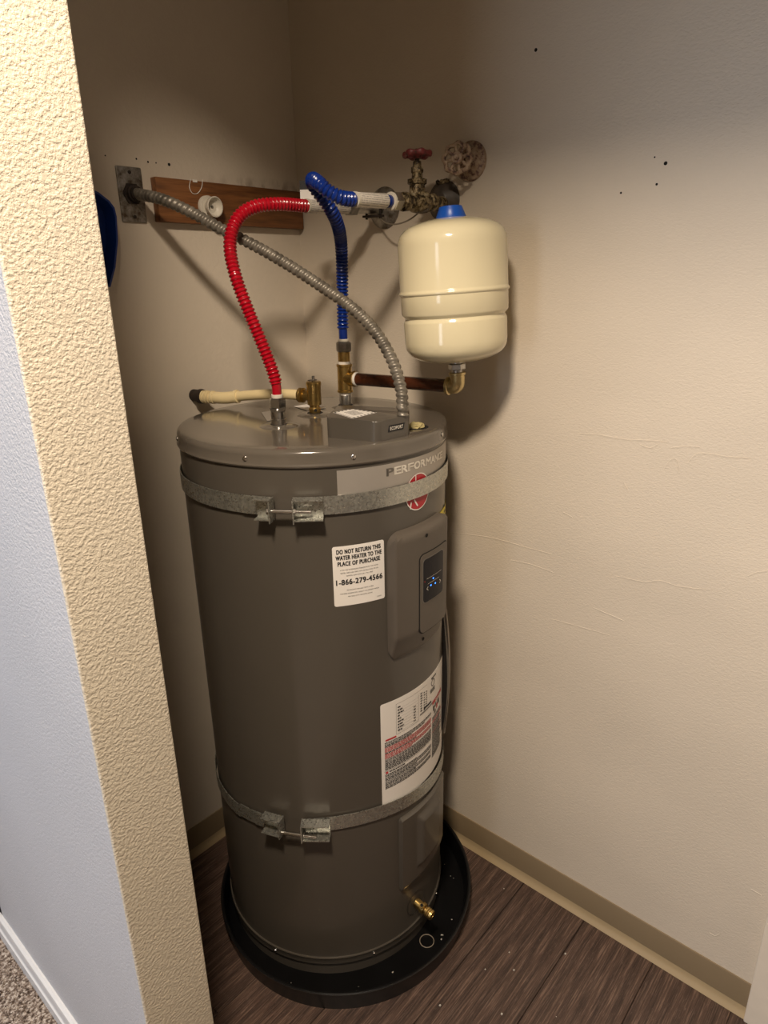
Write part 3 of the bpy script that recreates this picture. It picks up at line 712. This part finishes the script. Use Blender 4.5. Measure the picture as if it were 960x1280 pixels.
for x0, y0, x1, y1, mi in ((.160, .084, .168, .096, 0), (.170, .081, .178, .091, 2), (.178, .088, .186, .100, 1), (.165, .098, .176, .106, 2), (.186, .083, .198, .095, 0)): rect(x0, y0, x1, y1, mi)
rect(.010, .0845, .036, .0885, 1)
y = .0915
plan = [(0, 3, .8), (0, 1, .5), (1, 4, 1.0), (0, 1, .6), (1, 3, 1.0), (1, 1, .5), (0, 9, 1.0)]
for mi, n, fl_ in plan:
    for k in range(n):
        words(.008, .150, y, .0019, mi if mi else (0 if rnd.random() < .75 else 2), fl_ if k == n - 1 else 1); y += .0031
rect(.006, y + .001, .150, y + .0018, 2); y += .004
words(.018, .060, y, .0026, 0); rect(.009, y - .001, .015, y + .004, 1); y += .0055
for k in range(12): words(.008, .150, y, .0019, 0 if rnd.random() < .7 else 2, 1 if k % 4 else .6); y += .0031
yy = .110
for k in range(34):
    words(.156, .225, yy, .0019, 1 if k in (3, 4, 12) else (0 if rnd.random() < .7 else 2), rnd.uniform(.6, 1)); yy += .0031
obj('rating_print', rb, ['black_print', 'red_print', 'grey_print'], rl, smooth=False)
wt = bmesh.new(); wrap_text(wt, 'DANGER', .0050, -70.8, LZ1 - .0765, HR + .0016, .030, .03); obj('danger_lettering', wt, 'white_label', rl, smooth=False)
# lower element cover
def low_h(u, v, W, H):
    s = lambda x: max(0.0, min(1.0, x))
    e = min(s(u / .004), s((W - u) / .004), s(v / .01), s((H - v) / .004))
    d = min(u - .045, .135 - u, v - .045, H - .02 - v); 
    return .009 * e + .010 * s(d / .012) - .0004
lp = obj('lower_cover', P(-102.3, -62, .188, .392, HR + .0002, cr=.010, nu=60, nv=44, h=low_h), 'heater', ht)
screw(-84, .222, HR + .006, lp, s=.0036); obj('cover_slot', P(-90, -82, .229, .234, HR + .006, nu=6), 'hole', lp)
# brass drain valve
n0 = hp(-91, 0, 1) - hp(-91, 0, 0); b0 = hp(-91, .116, HR)
dv = obj('drain_valve', L([(0, .010), (.016, .010), (.018, .0125), (.026, .0125), (.028, .0085), (.032, .0085), (.033, .0115), (.036, .0102), (.038, .0115), (.041, .0102), (.043, .0115), (.048, .0105), (.048, .007), (.040, .0065), (.040, 0)], b0, n0 + V(0, 0, -.12), 24), 'brass', ht)
disc(-91, .116, HR + .0008, .0295, 'heater', dv, 'wall_ring', r0=.55); disc(-91, .116, HR + .0016, .0300, 'galv', dv, 'ring_edge', r0=.965)
sd = hp(-91 + 90, 0, 1) - hp(-91 + 90, 0, 0); cpt = b0 + n0 * .022 - V(0, 0, .0025)
bm = bmesh.new(); cyl(bm, cpt, cpt + V(0, 0, .014) - sd * .006, .0055, 16); obj('valve_stem', bm, 'brass', dv)
bm = bmesh.new(); q0 = cpt + V(0, 0, .014) - sd * .006; cyl(bm, q0, q0 + V(0, 0, .0012) - sd * .0005, .0034, 12); obj('stem_slot', bm, 'hole', dv)

# ------------------------------------------------------------------ earthquake straps
def strap(name, label, zf, buckle, n=160):
    t = thing(name, label, 'strap', (HX, HY, zf(-150)), 'galvanised straps round the water heater')
    hw = .0163; (la0, la1), (ra0, ra1), zb, bolt_dz, fl_ = buckle
    def band(a, b, nm, r=HR + .0036, h=hw):
        bm = bmesh.new(); k = max(4, int(abs(b - a) / 2.2)); prev = None
        for i in range(k + 1):
            th = a + (b - a) * i / k; z = zf(th)
            rg = [bm.verts.new(hp(th, z - h, r)), bm.verts.new(hp(th, z + h, r)), bm.verts.new(hp(th, z + h, r + .0014)), bm.verts.new(hp(th, z - h, r + .0014))]
            if prev:
                for j in range(4): bm.faces.new((prev[j], prev[(j + 1) % 4], rg[(j + 1) % 4], rg[j]))
            else: bm.faces.new(rg)
            prev = rg
        bm.faces.new(prev); return obj(nm, bm, 'strap', t)
    band(ra0, la1 + 360 - 0.2 + (la0 - la1) * 0.2, 'band')
    f = band(la0 - 6.5, la1 - .8, 'folded_end', r=HR + .0056, h=hw * .96)
    for (a0, a1, tabth, side) in ((la0, la1, la1, 1), (ra0, ra1, ra0, -1)):
        bm = bmesh.new(); th0 = (a0 + a1) / 2; n_ = hp(th0, 0, 1) - hp(th0, 0, 0); tg = V(-n_.y, n_.x, 0); L2 = math.radians(a1 - a0) * HR / 2
        c0 = hp(th0, zb, HR + .0052)
        def P3(x, y, z): return c0 + tg * x + n_ * y + V(0, 0, z)
        def bx(x0, x1, y0, y1, z0, z1):
            vs_ = [bm.verts.new(P3(x, y, z)) for x in (x0, x1) for y in (y0, y1) for z in (z0, z1)]
            for ix in ((0, 1, 3, 2), (4, 6, 7, 5), (0, 4, 5, 1), (2, 3, 7, 6), (0, 2, 6, 4), (1, 5, 7, 3)): bm.faces.new([vs_[i] for i in ix])
        fh = .0185
        bx(-L2, L2, 0.0030, .0046, -fh, fh)                                  # base on the band
        bx(-L2, L2, 0.0046, .0046 + fl_, fh - .0018, fh); bx(-L2, L2, .0046, .0046 + fl_, -fh, -fh + .0018)   # flanges
        x = L2 if side > 0 else -L2
        bx(x - .0010, x + .0010, 0.0030, .026, -fh - .003, fh + .001)         # bolt tab
        obj('buckle', bm, 'strap', t, smooth=False)
    thm = (la1 + ra0) / 2; n_ = hp(thm, 0, 1) - hp(thm, 0, 0); tg = V(-n_.y, n_.x, 0); c0 = hp(thm, zb + bolt_dz, HR + .021)
    w_l = math.radians(la1 - thm) * HR; w_r = math.radians(ra0 - thm) * HR
    bm = bmesh.new(); cyl(bm, c0 + tg * (w_l - .004), c0 + tg * (w_r + .034), .0032, 14)
    for k in range(14): lathe(bm, [(0, .0030), (.0006, .0037), (.0012, .0030)], c0 + tg * (w_r + .012 + k * .0015), tg, 12)
    bo = obj('bolt', bm, 'chrome', t)
    obj('bolt_head', hexnut(bmesh.new(), c0 + tg * (w_l - .010), c0 + tg * (w_l - .003), .0062), 'chrome', bo, smooth=False); obj('nut', hexnut(bmesh.new(), c0 + tg * (w_r + .002), c0 + tg * (w_r + .008), .0064), 'chrome', bo, smooth=False)
    obj('spacer', C(c0 + tg * (w_l + .002), c0 + tg * (w_r - .002), .0042, 14), 'chrome', bo)
    return t
strap('heater_strap', 'upper galvanised metal strap across the silver band of the water heater', lambda th: 1.1125, ((-155, -148.6), (-141.6, -131.0), 1.1115, -.002, .017))
def z2(th):
    th = (th + 180) % 360 - 180; d = math.exp(-((th + 122) / 45) ** 2); return .409 + .028 * d
strap('heater_strap', 'lower galvanised metal strap bolted round the base of the water heater', z2, ((-163.5, -154.5), (-146.5, -134.5), .433, -.011, .020))

# ------------------------------------------------------------------ corrugated connectors
def bellows(path, s0, s1, r_in, r_out, pitch, blend=.004):
    def rad(s, a):
        if s < s0 or s > s1: return r_in
        k = (s - s0) / pitch; c = 0.5 - 0.5 * math.cos(2 * PI * k); c = c ** 0.7
        return r_in + (r_out - r_in) * c
    return tube(bmesh.new(), path, rad, 20)
RI, RO = .0090, .0124
# red: from the wall stub over and down to the hot nipple
red = thing('hot_water_connector', 'red corrugated flexible hose arching from the wall down to the heater lid', 'hose', (RED.x, RED.y, 1.24), 'flexible water connectors')
rp = [(-0.128, -0.2845, 1.6135), (-0.185, -0.285, 1.6115), (-0.2402, -0.2857, 1.6098), (-0.3057, -0.2835, 1.6096), (-0.3526, -0.272, 1.6041), (-0.3850, -0.264, 1.5880), (-0.4070, -0.263, 1.5600), (-0.4203, -0.2708, 1.5238), (-0.4238, -0.2874, 1.4755), (-0.4167, -0.3059, 1.4195), (-0.4057, -0.324, 1.3617), (-0.3985, -0.3390, 1.3143), (-0.397, -0.3455, 1.288), (-0.397, -0.346, 1.2690)]
path, tot = resample(catmull(rp), .0012)
obj('hose', bellows(path, .112, tot - .020, RI, RO, .0074), 'red_hose', red)
sl, _ = resample(catmull([(-.125, -.2845, 1.6137), (-.185, -.285, 1.6115), (-.2402, -.2857, 1.6098)]), .01)
sv = obj('label_sleeve', tube(bmesh.new(), sl, .0126, 24), 'sleeve', red)
obj('sleeve_ring', tube(bmesh.new(), [V(-.2375, -.2857, 1.6099), V(-.2420, -.2857, 1.6098)], .0132, 24), 'white_plastic', red)
bm = hexnut(bmesh.new(), (RED.x, RED.y, 1.2435), (RED.x, RED.y, 1.262), .0165); lathe(bm, [(0, .0150), (.004, .0162), (.004, 0)], (RED.x, RED.y, 1.2405), (0, 0, 1), 24)
obj('swivel_nut', bm, 'chrome', red)
obj('collar', C((RED.x, RED.y, 1.2625), (RED.x, RED.y, 1.2695), .0112, 24, bev=.001), 'white_plastic', red)
# folded flag label stuck to the red sleeve
bm = bmesh.new(); fl0, fd, fu = V(-.2195, -.2675, 1.6222), V(.656, -.754, 0), V(0, 0, 1)
fp = [fl0, fl0 + fd * .0 + fu * .036]; 
vv = [fl0 + fd * -.0140, fl0 + fd * .0160, fl0 + fd * .0160 + fu * .036, fl0 + fd * -.0140 + fu * .036]
def slab(vv, nrm, t, m, par, name):
    bm = bmesh.new(); a = [bm.verts.new(v) for v in vv]; b = [bm.verts.new(v + nrm * t) for v in vv]; bm.faces.new(a); bm.faces.new(b); k = len(vv)
    for i in range(k): bm.faces.new((a[i], a[(i + 1) % k], b[(i + 1) % k], b[i]))
    return obj(name, bm, m, par, smooth=False)
fn = V(-.754, -.656, 0)
fg = slab(vv, fn, .0005, 'white_label', red, 'flag_label')
slab([fl0 + fd * -.014 + fu * .020 + fn * .0006, fl0 + fd * .016 + fu * .020 + fn * .0006, fl0 + fd * .016 + fu * .036 + fn * .0006, fl0 + fd * -.014 + fu * .036 + fn * .0006], fn, .0002, 'black_print', fg, 'flag_print')
# blue: from the valve, doubled back on itself, down to the tee
blue = thing('cold_water_connector', 'blue corrugated flexible hose doubled back on itself down to the brass tee', 'hose', (TEE.x, TEE.y, 1.33), 'flexible water connectors')
bp = [(-0.1942, -0.4545, 1.6084), (-0.2077, -0.4546, 1.6082), (-0.2474, -0.4549, 1.6066), (-0.2831, -0.4552, 1.6053), (-0.3152, -0.4533, 1.6065), (-0.333, -0.4407, 1.6163), (-0.338, -0.4251, 1.6291), (-0.3249, -0.398, 1.6389), (-0.3084, -0.3773, 1.6377), (-0.2954, -0.3742, 1.626), (-0.2837, -0.3797, 1.6105), (-0.2684, -0.3818, 1.5938), (-0.2404, -0.3695, 1.5712), (-0.203, -0.3406, 1.5393), (-0.1800, -0.3180, 1.4797), (-0.1730, -0.3090, 1.4200), (-0.173, -0.308, 1.385), (-0.173, -0.308, 1.352)]
path, totb = resample(catmull(bp), .0012)
obj('hose', bellows(path, .092, totb - .022, RI + .0002, RO + .0004, .0074), 'blue_hose', blue)
sl, _ = resample(catmull([(-0.2010, -0.4545, 1.6083), (-0.2474, -0.4549, 1.6066), (-0.2810, -0.4552, 1.6054)]), .01)
obj('label_sleeve', tube(bmesh.new(), sl, .0128, 24), 'sleeve', blue)
obj('sleeve_ring', tube(bmesh.new(), [V(-.2795, -.4552, 1.6054), V(-.2840, -.4552, 1.6053)], .0134, 24), 'white_plastic', blue)
obj('swivel_nut', hexnut(bmesh.new(), (TEE.x, TEE.y, 1.3265), (TEE.x, TEE.y, 1.347), .0163), 'steel_dark', blue, smooth=False)
obj('collar', C((TEE.x, TEE.y, 1.3475), (TEE.x, TEE.y, 1.3535), .0112, 24, bev=.001), 'white_plastic', blue)
vd = V(-1, -.004, -.045).normalized()
vn = V(-0.1855, -0.4545, 1.6088)
obj('swivel_nut', hexnut(bmesh.new(), vn - vd * .024, vn - vd * .002, .0175), 'chrome', blue, smooth=False)
obj('valve_collar', L([(-.002, .0165), (.001, .0155), (.002, .0125), (.002, 0)], vn, vd, 24), 'white_plastic', blue)
obj('end_cuff', C(vn - vd * .001, vn + vd * .0085, .0112, 24), 'blue_hose', blue)

# ------------------------------------------------------------------ tee, brown pipe, elbow
tee = thing('brass_tee', 'brass pipe tee with a brown pipe branching to the expansion tank', 'pipe fitting', (TEE.x, TEE.y, 1.209))
obj('galvanised_nipple', C((TEE.x, TEE.y, 1.2128), (TEE.x, TEE.y, 1.2355), .0130, 24, bev=.001), 'galv', tee)
obj('thread_tape', C((TEE.x, TEE.y, 1.2350), (TEE.x, TEE.y, 1.2410), .0124, 24), 'ptfe', tee)
EL = V(-0.1333, -0.5782, 1.2711); T0 = V(TEE.x, TEE.y, 1.2705); pd = (EL - T0).normalized()
bm = L([(1.2400, .0155), (1.2410, .0172), (1.2450, .0172), (1.2462, .0156), (1.2945, .0156), (1.2957, .0172), (1.2998, .0172), (1.3008, .0155), (1.3008, 0)], (TEE.x, TEE.y, 0), seg=28)
lathe(bm, [(0.004, .0150), (.022, .0140), (.0235, .0168), (.0275, .0168), (.0285, .015), (.0285, 0)], T0, pd, 28)
obj('tee_body', bm, 'brass', tee)
obj('thread_tape', C((TEE.x, TEE.y, 1.3005), (TEE.x, TEE.y, 1.3065), .0135, 24), 'ptfe', tee)
obj('brass_nipple', C((TEE.x, TEE.y, 1.3060), (TEE.x, TEE.y, 1.3268), .0130, 24, bev=.001), 'brass', tee)
obj('thread_tape', C(T0 + pd * .0280, T0 + pd * .0345, .0150, 24, bev=.002), 'ptfe', tee)
Lp = (EL - T0).length
obj('brown_pipe', C(T0 + pd * .0300, T0 + pd * (Lp - .016), .0130, 24), 'brown_pipe', tee)
CT = V(-0.13900, -0.56895, 1.45275); AX = V(-0.03109897, 0.05066703, 0.99823129)
TS = 0.9730   # size factor
tk = lambda s: CT + AX * s * TS
etop = tk(-.160)
bm = bmesh.new(); mid_ = EL
pth = [mid_ - pd * .022, mid_ - pd * .012]
for k in range(9):
    t = k / 8; A_, B2, C2 = mid_ - pd * .012, mid_, mid_ + (etop - mid_) * .4; pth.append(A_ * (1 - t) ** 2 + B2 * 2 * t * (1 - t) + C2 * t * t)
pth.append(etop); pth, _ = resample(pth, .003)
tube(bm, pth, .0150, 24)
lathe(bm, [(0, .0155), (.001, .0180), (.006, .0180), (.0075, .0155)], mid_ - pd * .0235, pd, 24); lathe(bm, [(0, .0150), (.001, .0172), (.005, .0172), (.006, .0150)], etop - AX * .004, AX, 24)
obj('elbow', bm, 'brass_pale', tee)

# ------------------------------------------------------------------ expansion tank
et = thing('expansion_tank', 'cream enamelled expansion tank with blue cap hanging by the right wall', 'tank', tuple(tk(-.160)))
prof = [(-.1385, .0), (-.1378, .025), (-.1345, .052), (-.128, .076), (-.119, .0915), (-.108, .0985), (-.095, .1002), (-.0575, .1002), (-.0545, .0995), (-.0515, .0975), (-.0490, .0972), (-.0468, .0988), (-.0440, .1015), (-.041, .1033), (-.0105, .1035), (-.0075, .1037), (-.0055, .1058), (-.0035, .1064), (-.0015, .1060), (.0005, .1043), (.003, .1035), (.079, .1035), (.091, .1022), (.101, .0980), (.1095, .0900), (.1165, .0770), (.1215, .0600), (.1250, .0420), (.1270, .0270), (.1272, .0)]
prof = [(a * TS, b * TS) for a, b in prof]
obj('shell', L(prof, CT, AX, 72), 'tank', et)
obj('cap', L([(.1255, .0272), (.128, .0276), (.142, .0218), (.1455, .0205), (.1465, .017), (.1466, 0)], CT - AX * .0035, AX, 32), 'blue_cap', et)
bm = lathe(bmesh.new(), [(-.1595 * TS, .0105), (-.134 * TS, .0105)], CT, AX, 20); hexnut(bm, tk(-.1535), tk(-.1410), .0165)
obj('connection', bm, 'galv', et)

# ------------------------------------------------------------------ flexible conduit, box plate, board and hardware
cv = thing('electrical_conduit', 'grey flexible metal conduit curving from the wall plate to the heater lid', 'conduit', (-.3205, -.590, 1.2455))
cpts = [(-.4464, -.0110, 1.6400), (-0.4450, -0.0396, 1.6355)] + [(-0.4383, -0.1023, 1.622), (-0.4178, -0.1597, 1.5968), (-0.3834, -0.2077, 1.5648), (-0.3514, -0.2598, 1.5351), (-0.3283, -0.3216, 1.5009), (-0.3107, -0.3873, 1.4632), (-0.2975, -0.4551, 1.4237), (-0.2959, -0.5112, 1.3818), (-0.3013, -0.5528, 1.3369), (-0.31, -0.5799, 1.2909)] + [(-.3200, -.5915, 1.262), (-.3200, -.5930, 1.2458)]
path, _ = resample(catmull(cpts), .0013)
PIT = .0112
def fmc(s, a):
    k = (s / PIT + a / (2 * PI)) % 1.0
    return .0088 + .0024 * (math.sin(PI * min(1, k / .72)) ** .5 if k < .72 else 0)
obj('spiral_sheath', tube(bmesh.new(), path, fmc, 18), 'conduit', cv)
pl = thing('cover_plate', 'weathered zinc electrical cover plate on the left wall', 'wall plate', (-.447, 0, 1.638))
bm = B(-.474, -.420, -.005, 0, 1.588, 1.689, bev=.0022); obj('plate', bm, 'old_steel', pl)
for z in (1.598, 1.679): obj('screw', L([(0, .0034), (.0012, .0034), (.002, .002), (.002, 0)], (-.447, -.005, z), (0, -1, 0), 12), 'rust_black', pl)
bm = L([(0, .0175), (.003, .0175), (.004, .015), (.012, .015), (.013, .0130), (.020, .0130), (.020, 0)], (-.4464, -.005, 1.640), (0, -1, 0), 24); hexnut(bm, (-.4464, -.005, 1.640), (-.4464, -.0085, 1.640), .021)
obj('conduit_connector', bm, 'rust_black', pl)
bm = B(-.400, -.004, -.020, 0, 1.5905, 1.674, bev=.002)
tag(obj('backing_board', bm, 'wood', origin=(-.2, 0, 1.63)), 'brown stained wooden board screwed to the left wall behind the hoses', 'board')
wk = thing('pipe_bracket', 'round white plastic pipe holder on the wooden board', 'bracket', (-.283, -.020, 1.6245))
obj('base_ring', L([(0, .0225), (.006, .0225), (.009, .0205), (.009, 0)], (-.283, -.020, 1.6245), (0, -1, 0), 32), 'white_plastic', wk)
obj('cup', L([(.008, .0135), (.012, .014), (.020, .0195), (.028, .0205), (.0285, .0185), (.021, .0165), (.017, .012), (.0165, .0)], (-.283, -.020, 1.6245), (.06, -1, -.05), 32), 'white_plastic', wk)
obj('screw', L([(.0163, .0035), (.0178, .003), (.0178, 0)], (-.283, -.020, 1.6245), (.06, -1, -.05), 12), 'steel_dark', wk)
bm = wirebm([(-.318, -.0212, 1.676), (-.323, -.0214, 1.660), (-.317, -.0215, 1.649), (-.304, -.0216, 1.650), (-.293, -.0215, 1.662), (-.2885, -.0212, 1.677)], .0007, 6)
bm2 = box(bm, -.313, -.303, -.0225, -.0205, 1.6705, 1.6755)
tag(obj('thread_loop', bm, 'ptfe', origin=(-.304, -.0205, 1.676)), 'thin white thread loop hanging at the top edge of the wooden board', 'thread')
# blue dustpan, mostly behind the partition
dp = thing('dustpan', 'dark blue plastic dustpan hanging at the left behind the cream partition edge', 'dustpan', (-.60, 0, 1.56))
def outline(dx=0, s=1.0):
    pts = [(-.690, 1.650), (-.560, 1.655), (-.522, 1.640), (-.503, 1.627), (-.4945, 1.6155), (-.4925, 1.600), (-.4965, 1.558), (-.509, 1.510), (-.525, 1.474), (-.600, 1.455), (-.690, 1.470)]
    return [(-.616 + (x + .60) * s, 1.553 + (z - 1.56) * s) for x, z in pts]
bm = bmesh.new(); o0 = [bm.verts.new((x, -.006, z)) for x, z in outline(s=.97)]; o1 = [bm.verts.new((x, -.046, z)) for x, z in outline()]; o2 = [bm.verts.new((x, -.046, z)) for x, z in outline(s=.965)]; o3 = [bm.verts.new((x, -.012, z)) for x, z in outline(s=.94)]
n = len(o0); bm.faces.new(o0); bm.faces.new(o3)
for a, b in ((o0, o1), (o1, o2), (o2, o3)):
    for i in range(n): bm.faces.new((a[i], a[(i + 1) % n], b[(i + 1) % n], b[i]))
obj('scoop', bm, 'navy', dp)
obj('handle', B(-.685, -.655, -.030, -.008, 1.629, 1.749, bev=.006), 'navy', dp)

# ------------------------------------------------------------------ relief drain pipe
dpn = thing('relief_drain_pipe', 'cream plastic drain pipe from the brass relief valve to the left wall', 'pipe', (-.357, 0, 1.2245))
o_s = hp_ + out * .0368
pz = [tuple(o_s), tuple(o_s + out * .03), (-0.3080, -0.1927, 1.2425), (-0.324, -0.118, 1.2330)]
path, _ = resample(catmull(pz), .004)
obj('pipe', tube(bmesh.new(), path, .0108, 24), 'cpvc', dpn)
e0, e1, e2 = V(-.3225, -.125, 1.2338), V(-.334, -.0945, 1.2290), V(-.346, -.060, 1.2285)
path, _ = resample(catmull([e0, e1, e2]), .003)
bm = tube(bmesh.new(), path, .0132, 24); lathe(bm, [(0, .0132), (.0008, .0146), (.007, .0146), (.008, .0132)], e0, e1 - e0, 24); lathe(bm, [(0, .0132), (.0008, .0146), (.007, .0146), (.008, .0132)], e2, e1 - e2, 24)
obj('elbow', bm, 'cpvc', dpn)
d3 = (V(-.3572, -.022, 1.2285) - e2).normalized()
bm = L([(0, .0105), (.006, .0105), (.007, .0140), (.010, .0140), (.011, .0120), (.013, .0120), (.014, .0145), (.018, .0145), (.019, .0120), (.021, .0120), (.022, .0142), (.026, .0142), (.026, 0)], e2 - d3 * .002, d3, 24); obj('threaded_adapter', bm, 'cpvc', dpn)
w0 = e2 + d3 * .023; obj('wall_stub', L([(0, .0150), (.008, .0165), (.012, .0165), (.013, .0135), (.038, .0135)], w0, V(0, 1, 0), 20), 'rust_black', dpn)

# ------------------------------------------------------------------ shut-off valve, stubs and escutcheons
def escutcheon(p, r, m, name, par): return obj(name, L([(-.0005, r), (.002, r), (.006, r * .93), (.012, r * .70), (.016, r * .45), (.020, r * .36), (.020, 0)], p, (-1, 0, 0), 40), m, par)
hs = thing('hot_pipe_stub', 'wall stub with dull round escutcheon feeding the red hose', 'pipe', (0, -.280, 1.620), 'pipe stubs in the right wall')
escutcheon(V(0, -.280, 1.620), .043, 'old_steel', 'escutcheon', hs)
obj('stub', C((-.012, -.280, 1.619), (-.112, -.284, 1.6142), .0110, 20), 'galv', hs)
obj('union_nut', hexnut(bmesh.new(), (-.100, -.2838, 1.6147), (-.124, -.2845, 1.6138), .0165), 'steel_dark', hs, smooth=False)
bm = bmesh.new()
for z in (1.6385, 1.6015): box(bm, -.050, -.030, -.305, -.258, z - .0022, z + .0022, bev=.0008); 
for y in (-.302, -.262): cyl(bm, (-.040, y, 1.596), (-.040, y, 1.645), .0028, 10)
obj('ground_clamp', bm, 'rust_black', hs)
gv = thing('gate_valve', 'corroded brass shut-off valve with red handwheel on the right wall', 'valve', (0, -.455, 1.6225))
va = V(-.075, -.430, 1.6225)
vdir = vd
q = lambda t: vn + vdir * t
bm = lathe(bmesh.new(), [(-.026, .0120), (-.034, .0120), (-.036, .0170), (-.048, .0170), (-.050, .0135), (-.060, .0140), (-.075, .0200), (-.090, .0205), (-.105, .0195), (-.114, .0140), (-.117, .0168), (-.130, .0168), (-.131, 0)], vn, vdir, 24, rmod=lambda a, s: 1 + .03 * math.sin(5 * a + s * 200))
vc = q(-.081)
lathe(bm, [(.006, .0165), (.020, .0150), (.030, .0150), (.032, .0185), (.040, .0185), (.042, .0105), (.052, .0100)], vc, (0, 0, 1), 24, rmod=lambda a, s: 1 + .035 * math.sin(4 * a + s * 300))
obj('valve_body', bm, 'corroded', gv)
bm = hexnut(bmesh.new(), vc + V(0, 0, .0505), vc + V(0, 0, .062), .0120); lathe(bm, [(.060, .0082), (.071, .0078), (.072, .0045), (.086, .0042)], vc, (0, 0, 1), 16)
obj('stem', bm, 'corroded', gv)
def handwheel(c, axis, r, lobes, par, m, hub=.0085, th=.0075, spokes=5):
    x, y, z = frame(axis); bm = bmesh.new(); n = lobes * 8; seg = 8; rings = []
    for k in range(n):
        a = 2 * PI * k / n; rr = r * (1 + .055 * math.cos(lobes * a)); rw = .15 * r; cc_ = c + (x * math.cos(a) + y * math.sin(a)) * (rr - rw)
        d_ = x * math.cos(a) + y * math.sin(a); hh = th * (.52 + .12 * math.cos(lobes * a))
        rings.append([bm.verts.new(cc_ + d_ * rw * math.cos(b) + z * hh * math.sin(b)) for b in [2 * PI * j / seg for j in range(seg)]])
    for i in range(n):
        a, b = rings[i], rings[(i + 1) % n]
        for j in range(seg): bm.faces.new((a[j], a[(j + 1) % seg], b[(j + 1) % seg], b[j]))
    for k in range(spokes):
        a = 2 * PI * (k + .3) / spokes; d_ = x * math.cos(a) + y * math.sin(a); cyl(bm, c + d_ * hub * .6 - z * .001, c + d_ * r * .80, th * .38, 8)
    lathe(bm, [(-th * .8, hub * .9), (-th * .4, hub), (th * .5, hub), (th * .8, hub * .8), (th * .8, 0)], c, z, 20)
    return obj('handwheel', bm, m, par)
hw_ = handwheel(vc + V(0, 0, .083), V(.03, .05, 1), .0275, 6, gv, 'old_red', th=.0098)
obj('wheel_nut', hexnut(bmesh.new(), vc + V(0, 0, .086), vc + V(0, 0, .0925), .0048), 'corroded', hw_, smooth=False)
# elbow from the valve into the wall, with a dark bell escutcheon
obj('wall_stub', C(q(-.128), (-.002, -.4525, 1.6170), .0125, 18), 'corroded', gv)
ve = V(0, -.442, 1.622)
obj('escutcheon', L([(-.0005, .039), (.002, .039), (.004, .036), (.022, .021), (.024, .0175), (.024, 0)], ve, (-1, 0, 0), 40), 'flange_dark', gv)
bm = bmesh.new(); rnd = random.Random(9)
for k in range(7):
    p = V(-.004 - rnd.random() * .010, ve.y - .014 + rnd.random() * .03, 1.655 + rnd.random() * .005); s = rnd.uniform(.003, .006); bmesh.ops.create_icosphere(bm, subdivisions=1, radius=s, matrix=Matrix.Translation(p))
obj('crust', bm, 'corroded', gv)
tag(obj('bonding_wire', wirebm([(-.040, -.300, 1.596), (-.055, -.335, 1.583), (-.066, -.375, 1.580), (-.070, -.410, 1.587), (-.070, -.440, 1.602)], .0016, 8), 'wire', origin=(-.04, -.3, 1.596)), 'thin grey wire slung below the corroded shut-off valve', 'wire')
# capped second valve: wheel and bell flange painted over with tan paint
wv = thing('wall_valve', 'round wall valve with scalloped handwheel and bell flange in peeling tan paint', 'valve', (0, -.506, 1.688))
obj('bell_flange', L([(-.0005, .0365), (.003, .0365), (.0055, .0350), (.007, .030), (.008, .027), (.014, .0225), (.020, .0135), (.036, .0115), (.036, 0)], (0, -.506, 1.688), (-1, 0, 0), 40), 'old_paint', wv)
obj('stem', C((-.034, -.506, 1.688), (-.050, -.508, 1.6885), .0055, 14), 'rust_black', wv)
hw2 = handwheel(V(-.049, -.508, 1.6885), V(-1, -.42, .10), .0300, 8, wv, 'old_paint', hub=.0120, th=.009, spokes=8)
obj('wheel_nut', hexnut(bmesh.new(), (-.0545, -.5103, 1.689), (-.0595, -.5124, 1.6895), .0052), 'old_paint', hw2, smooth=False)
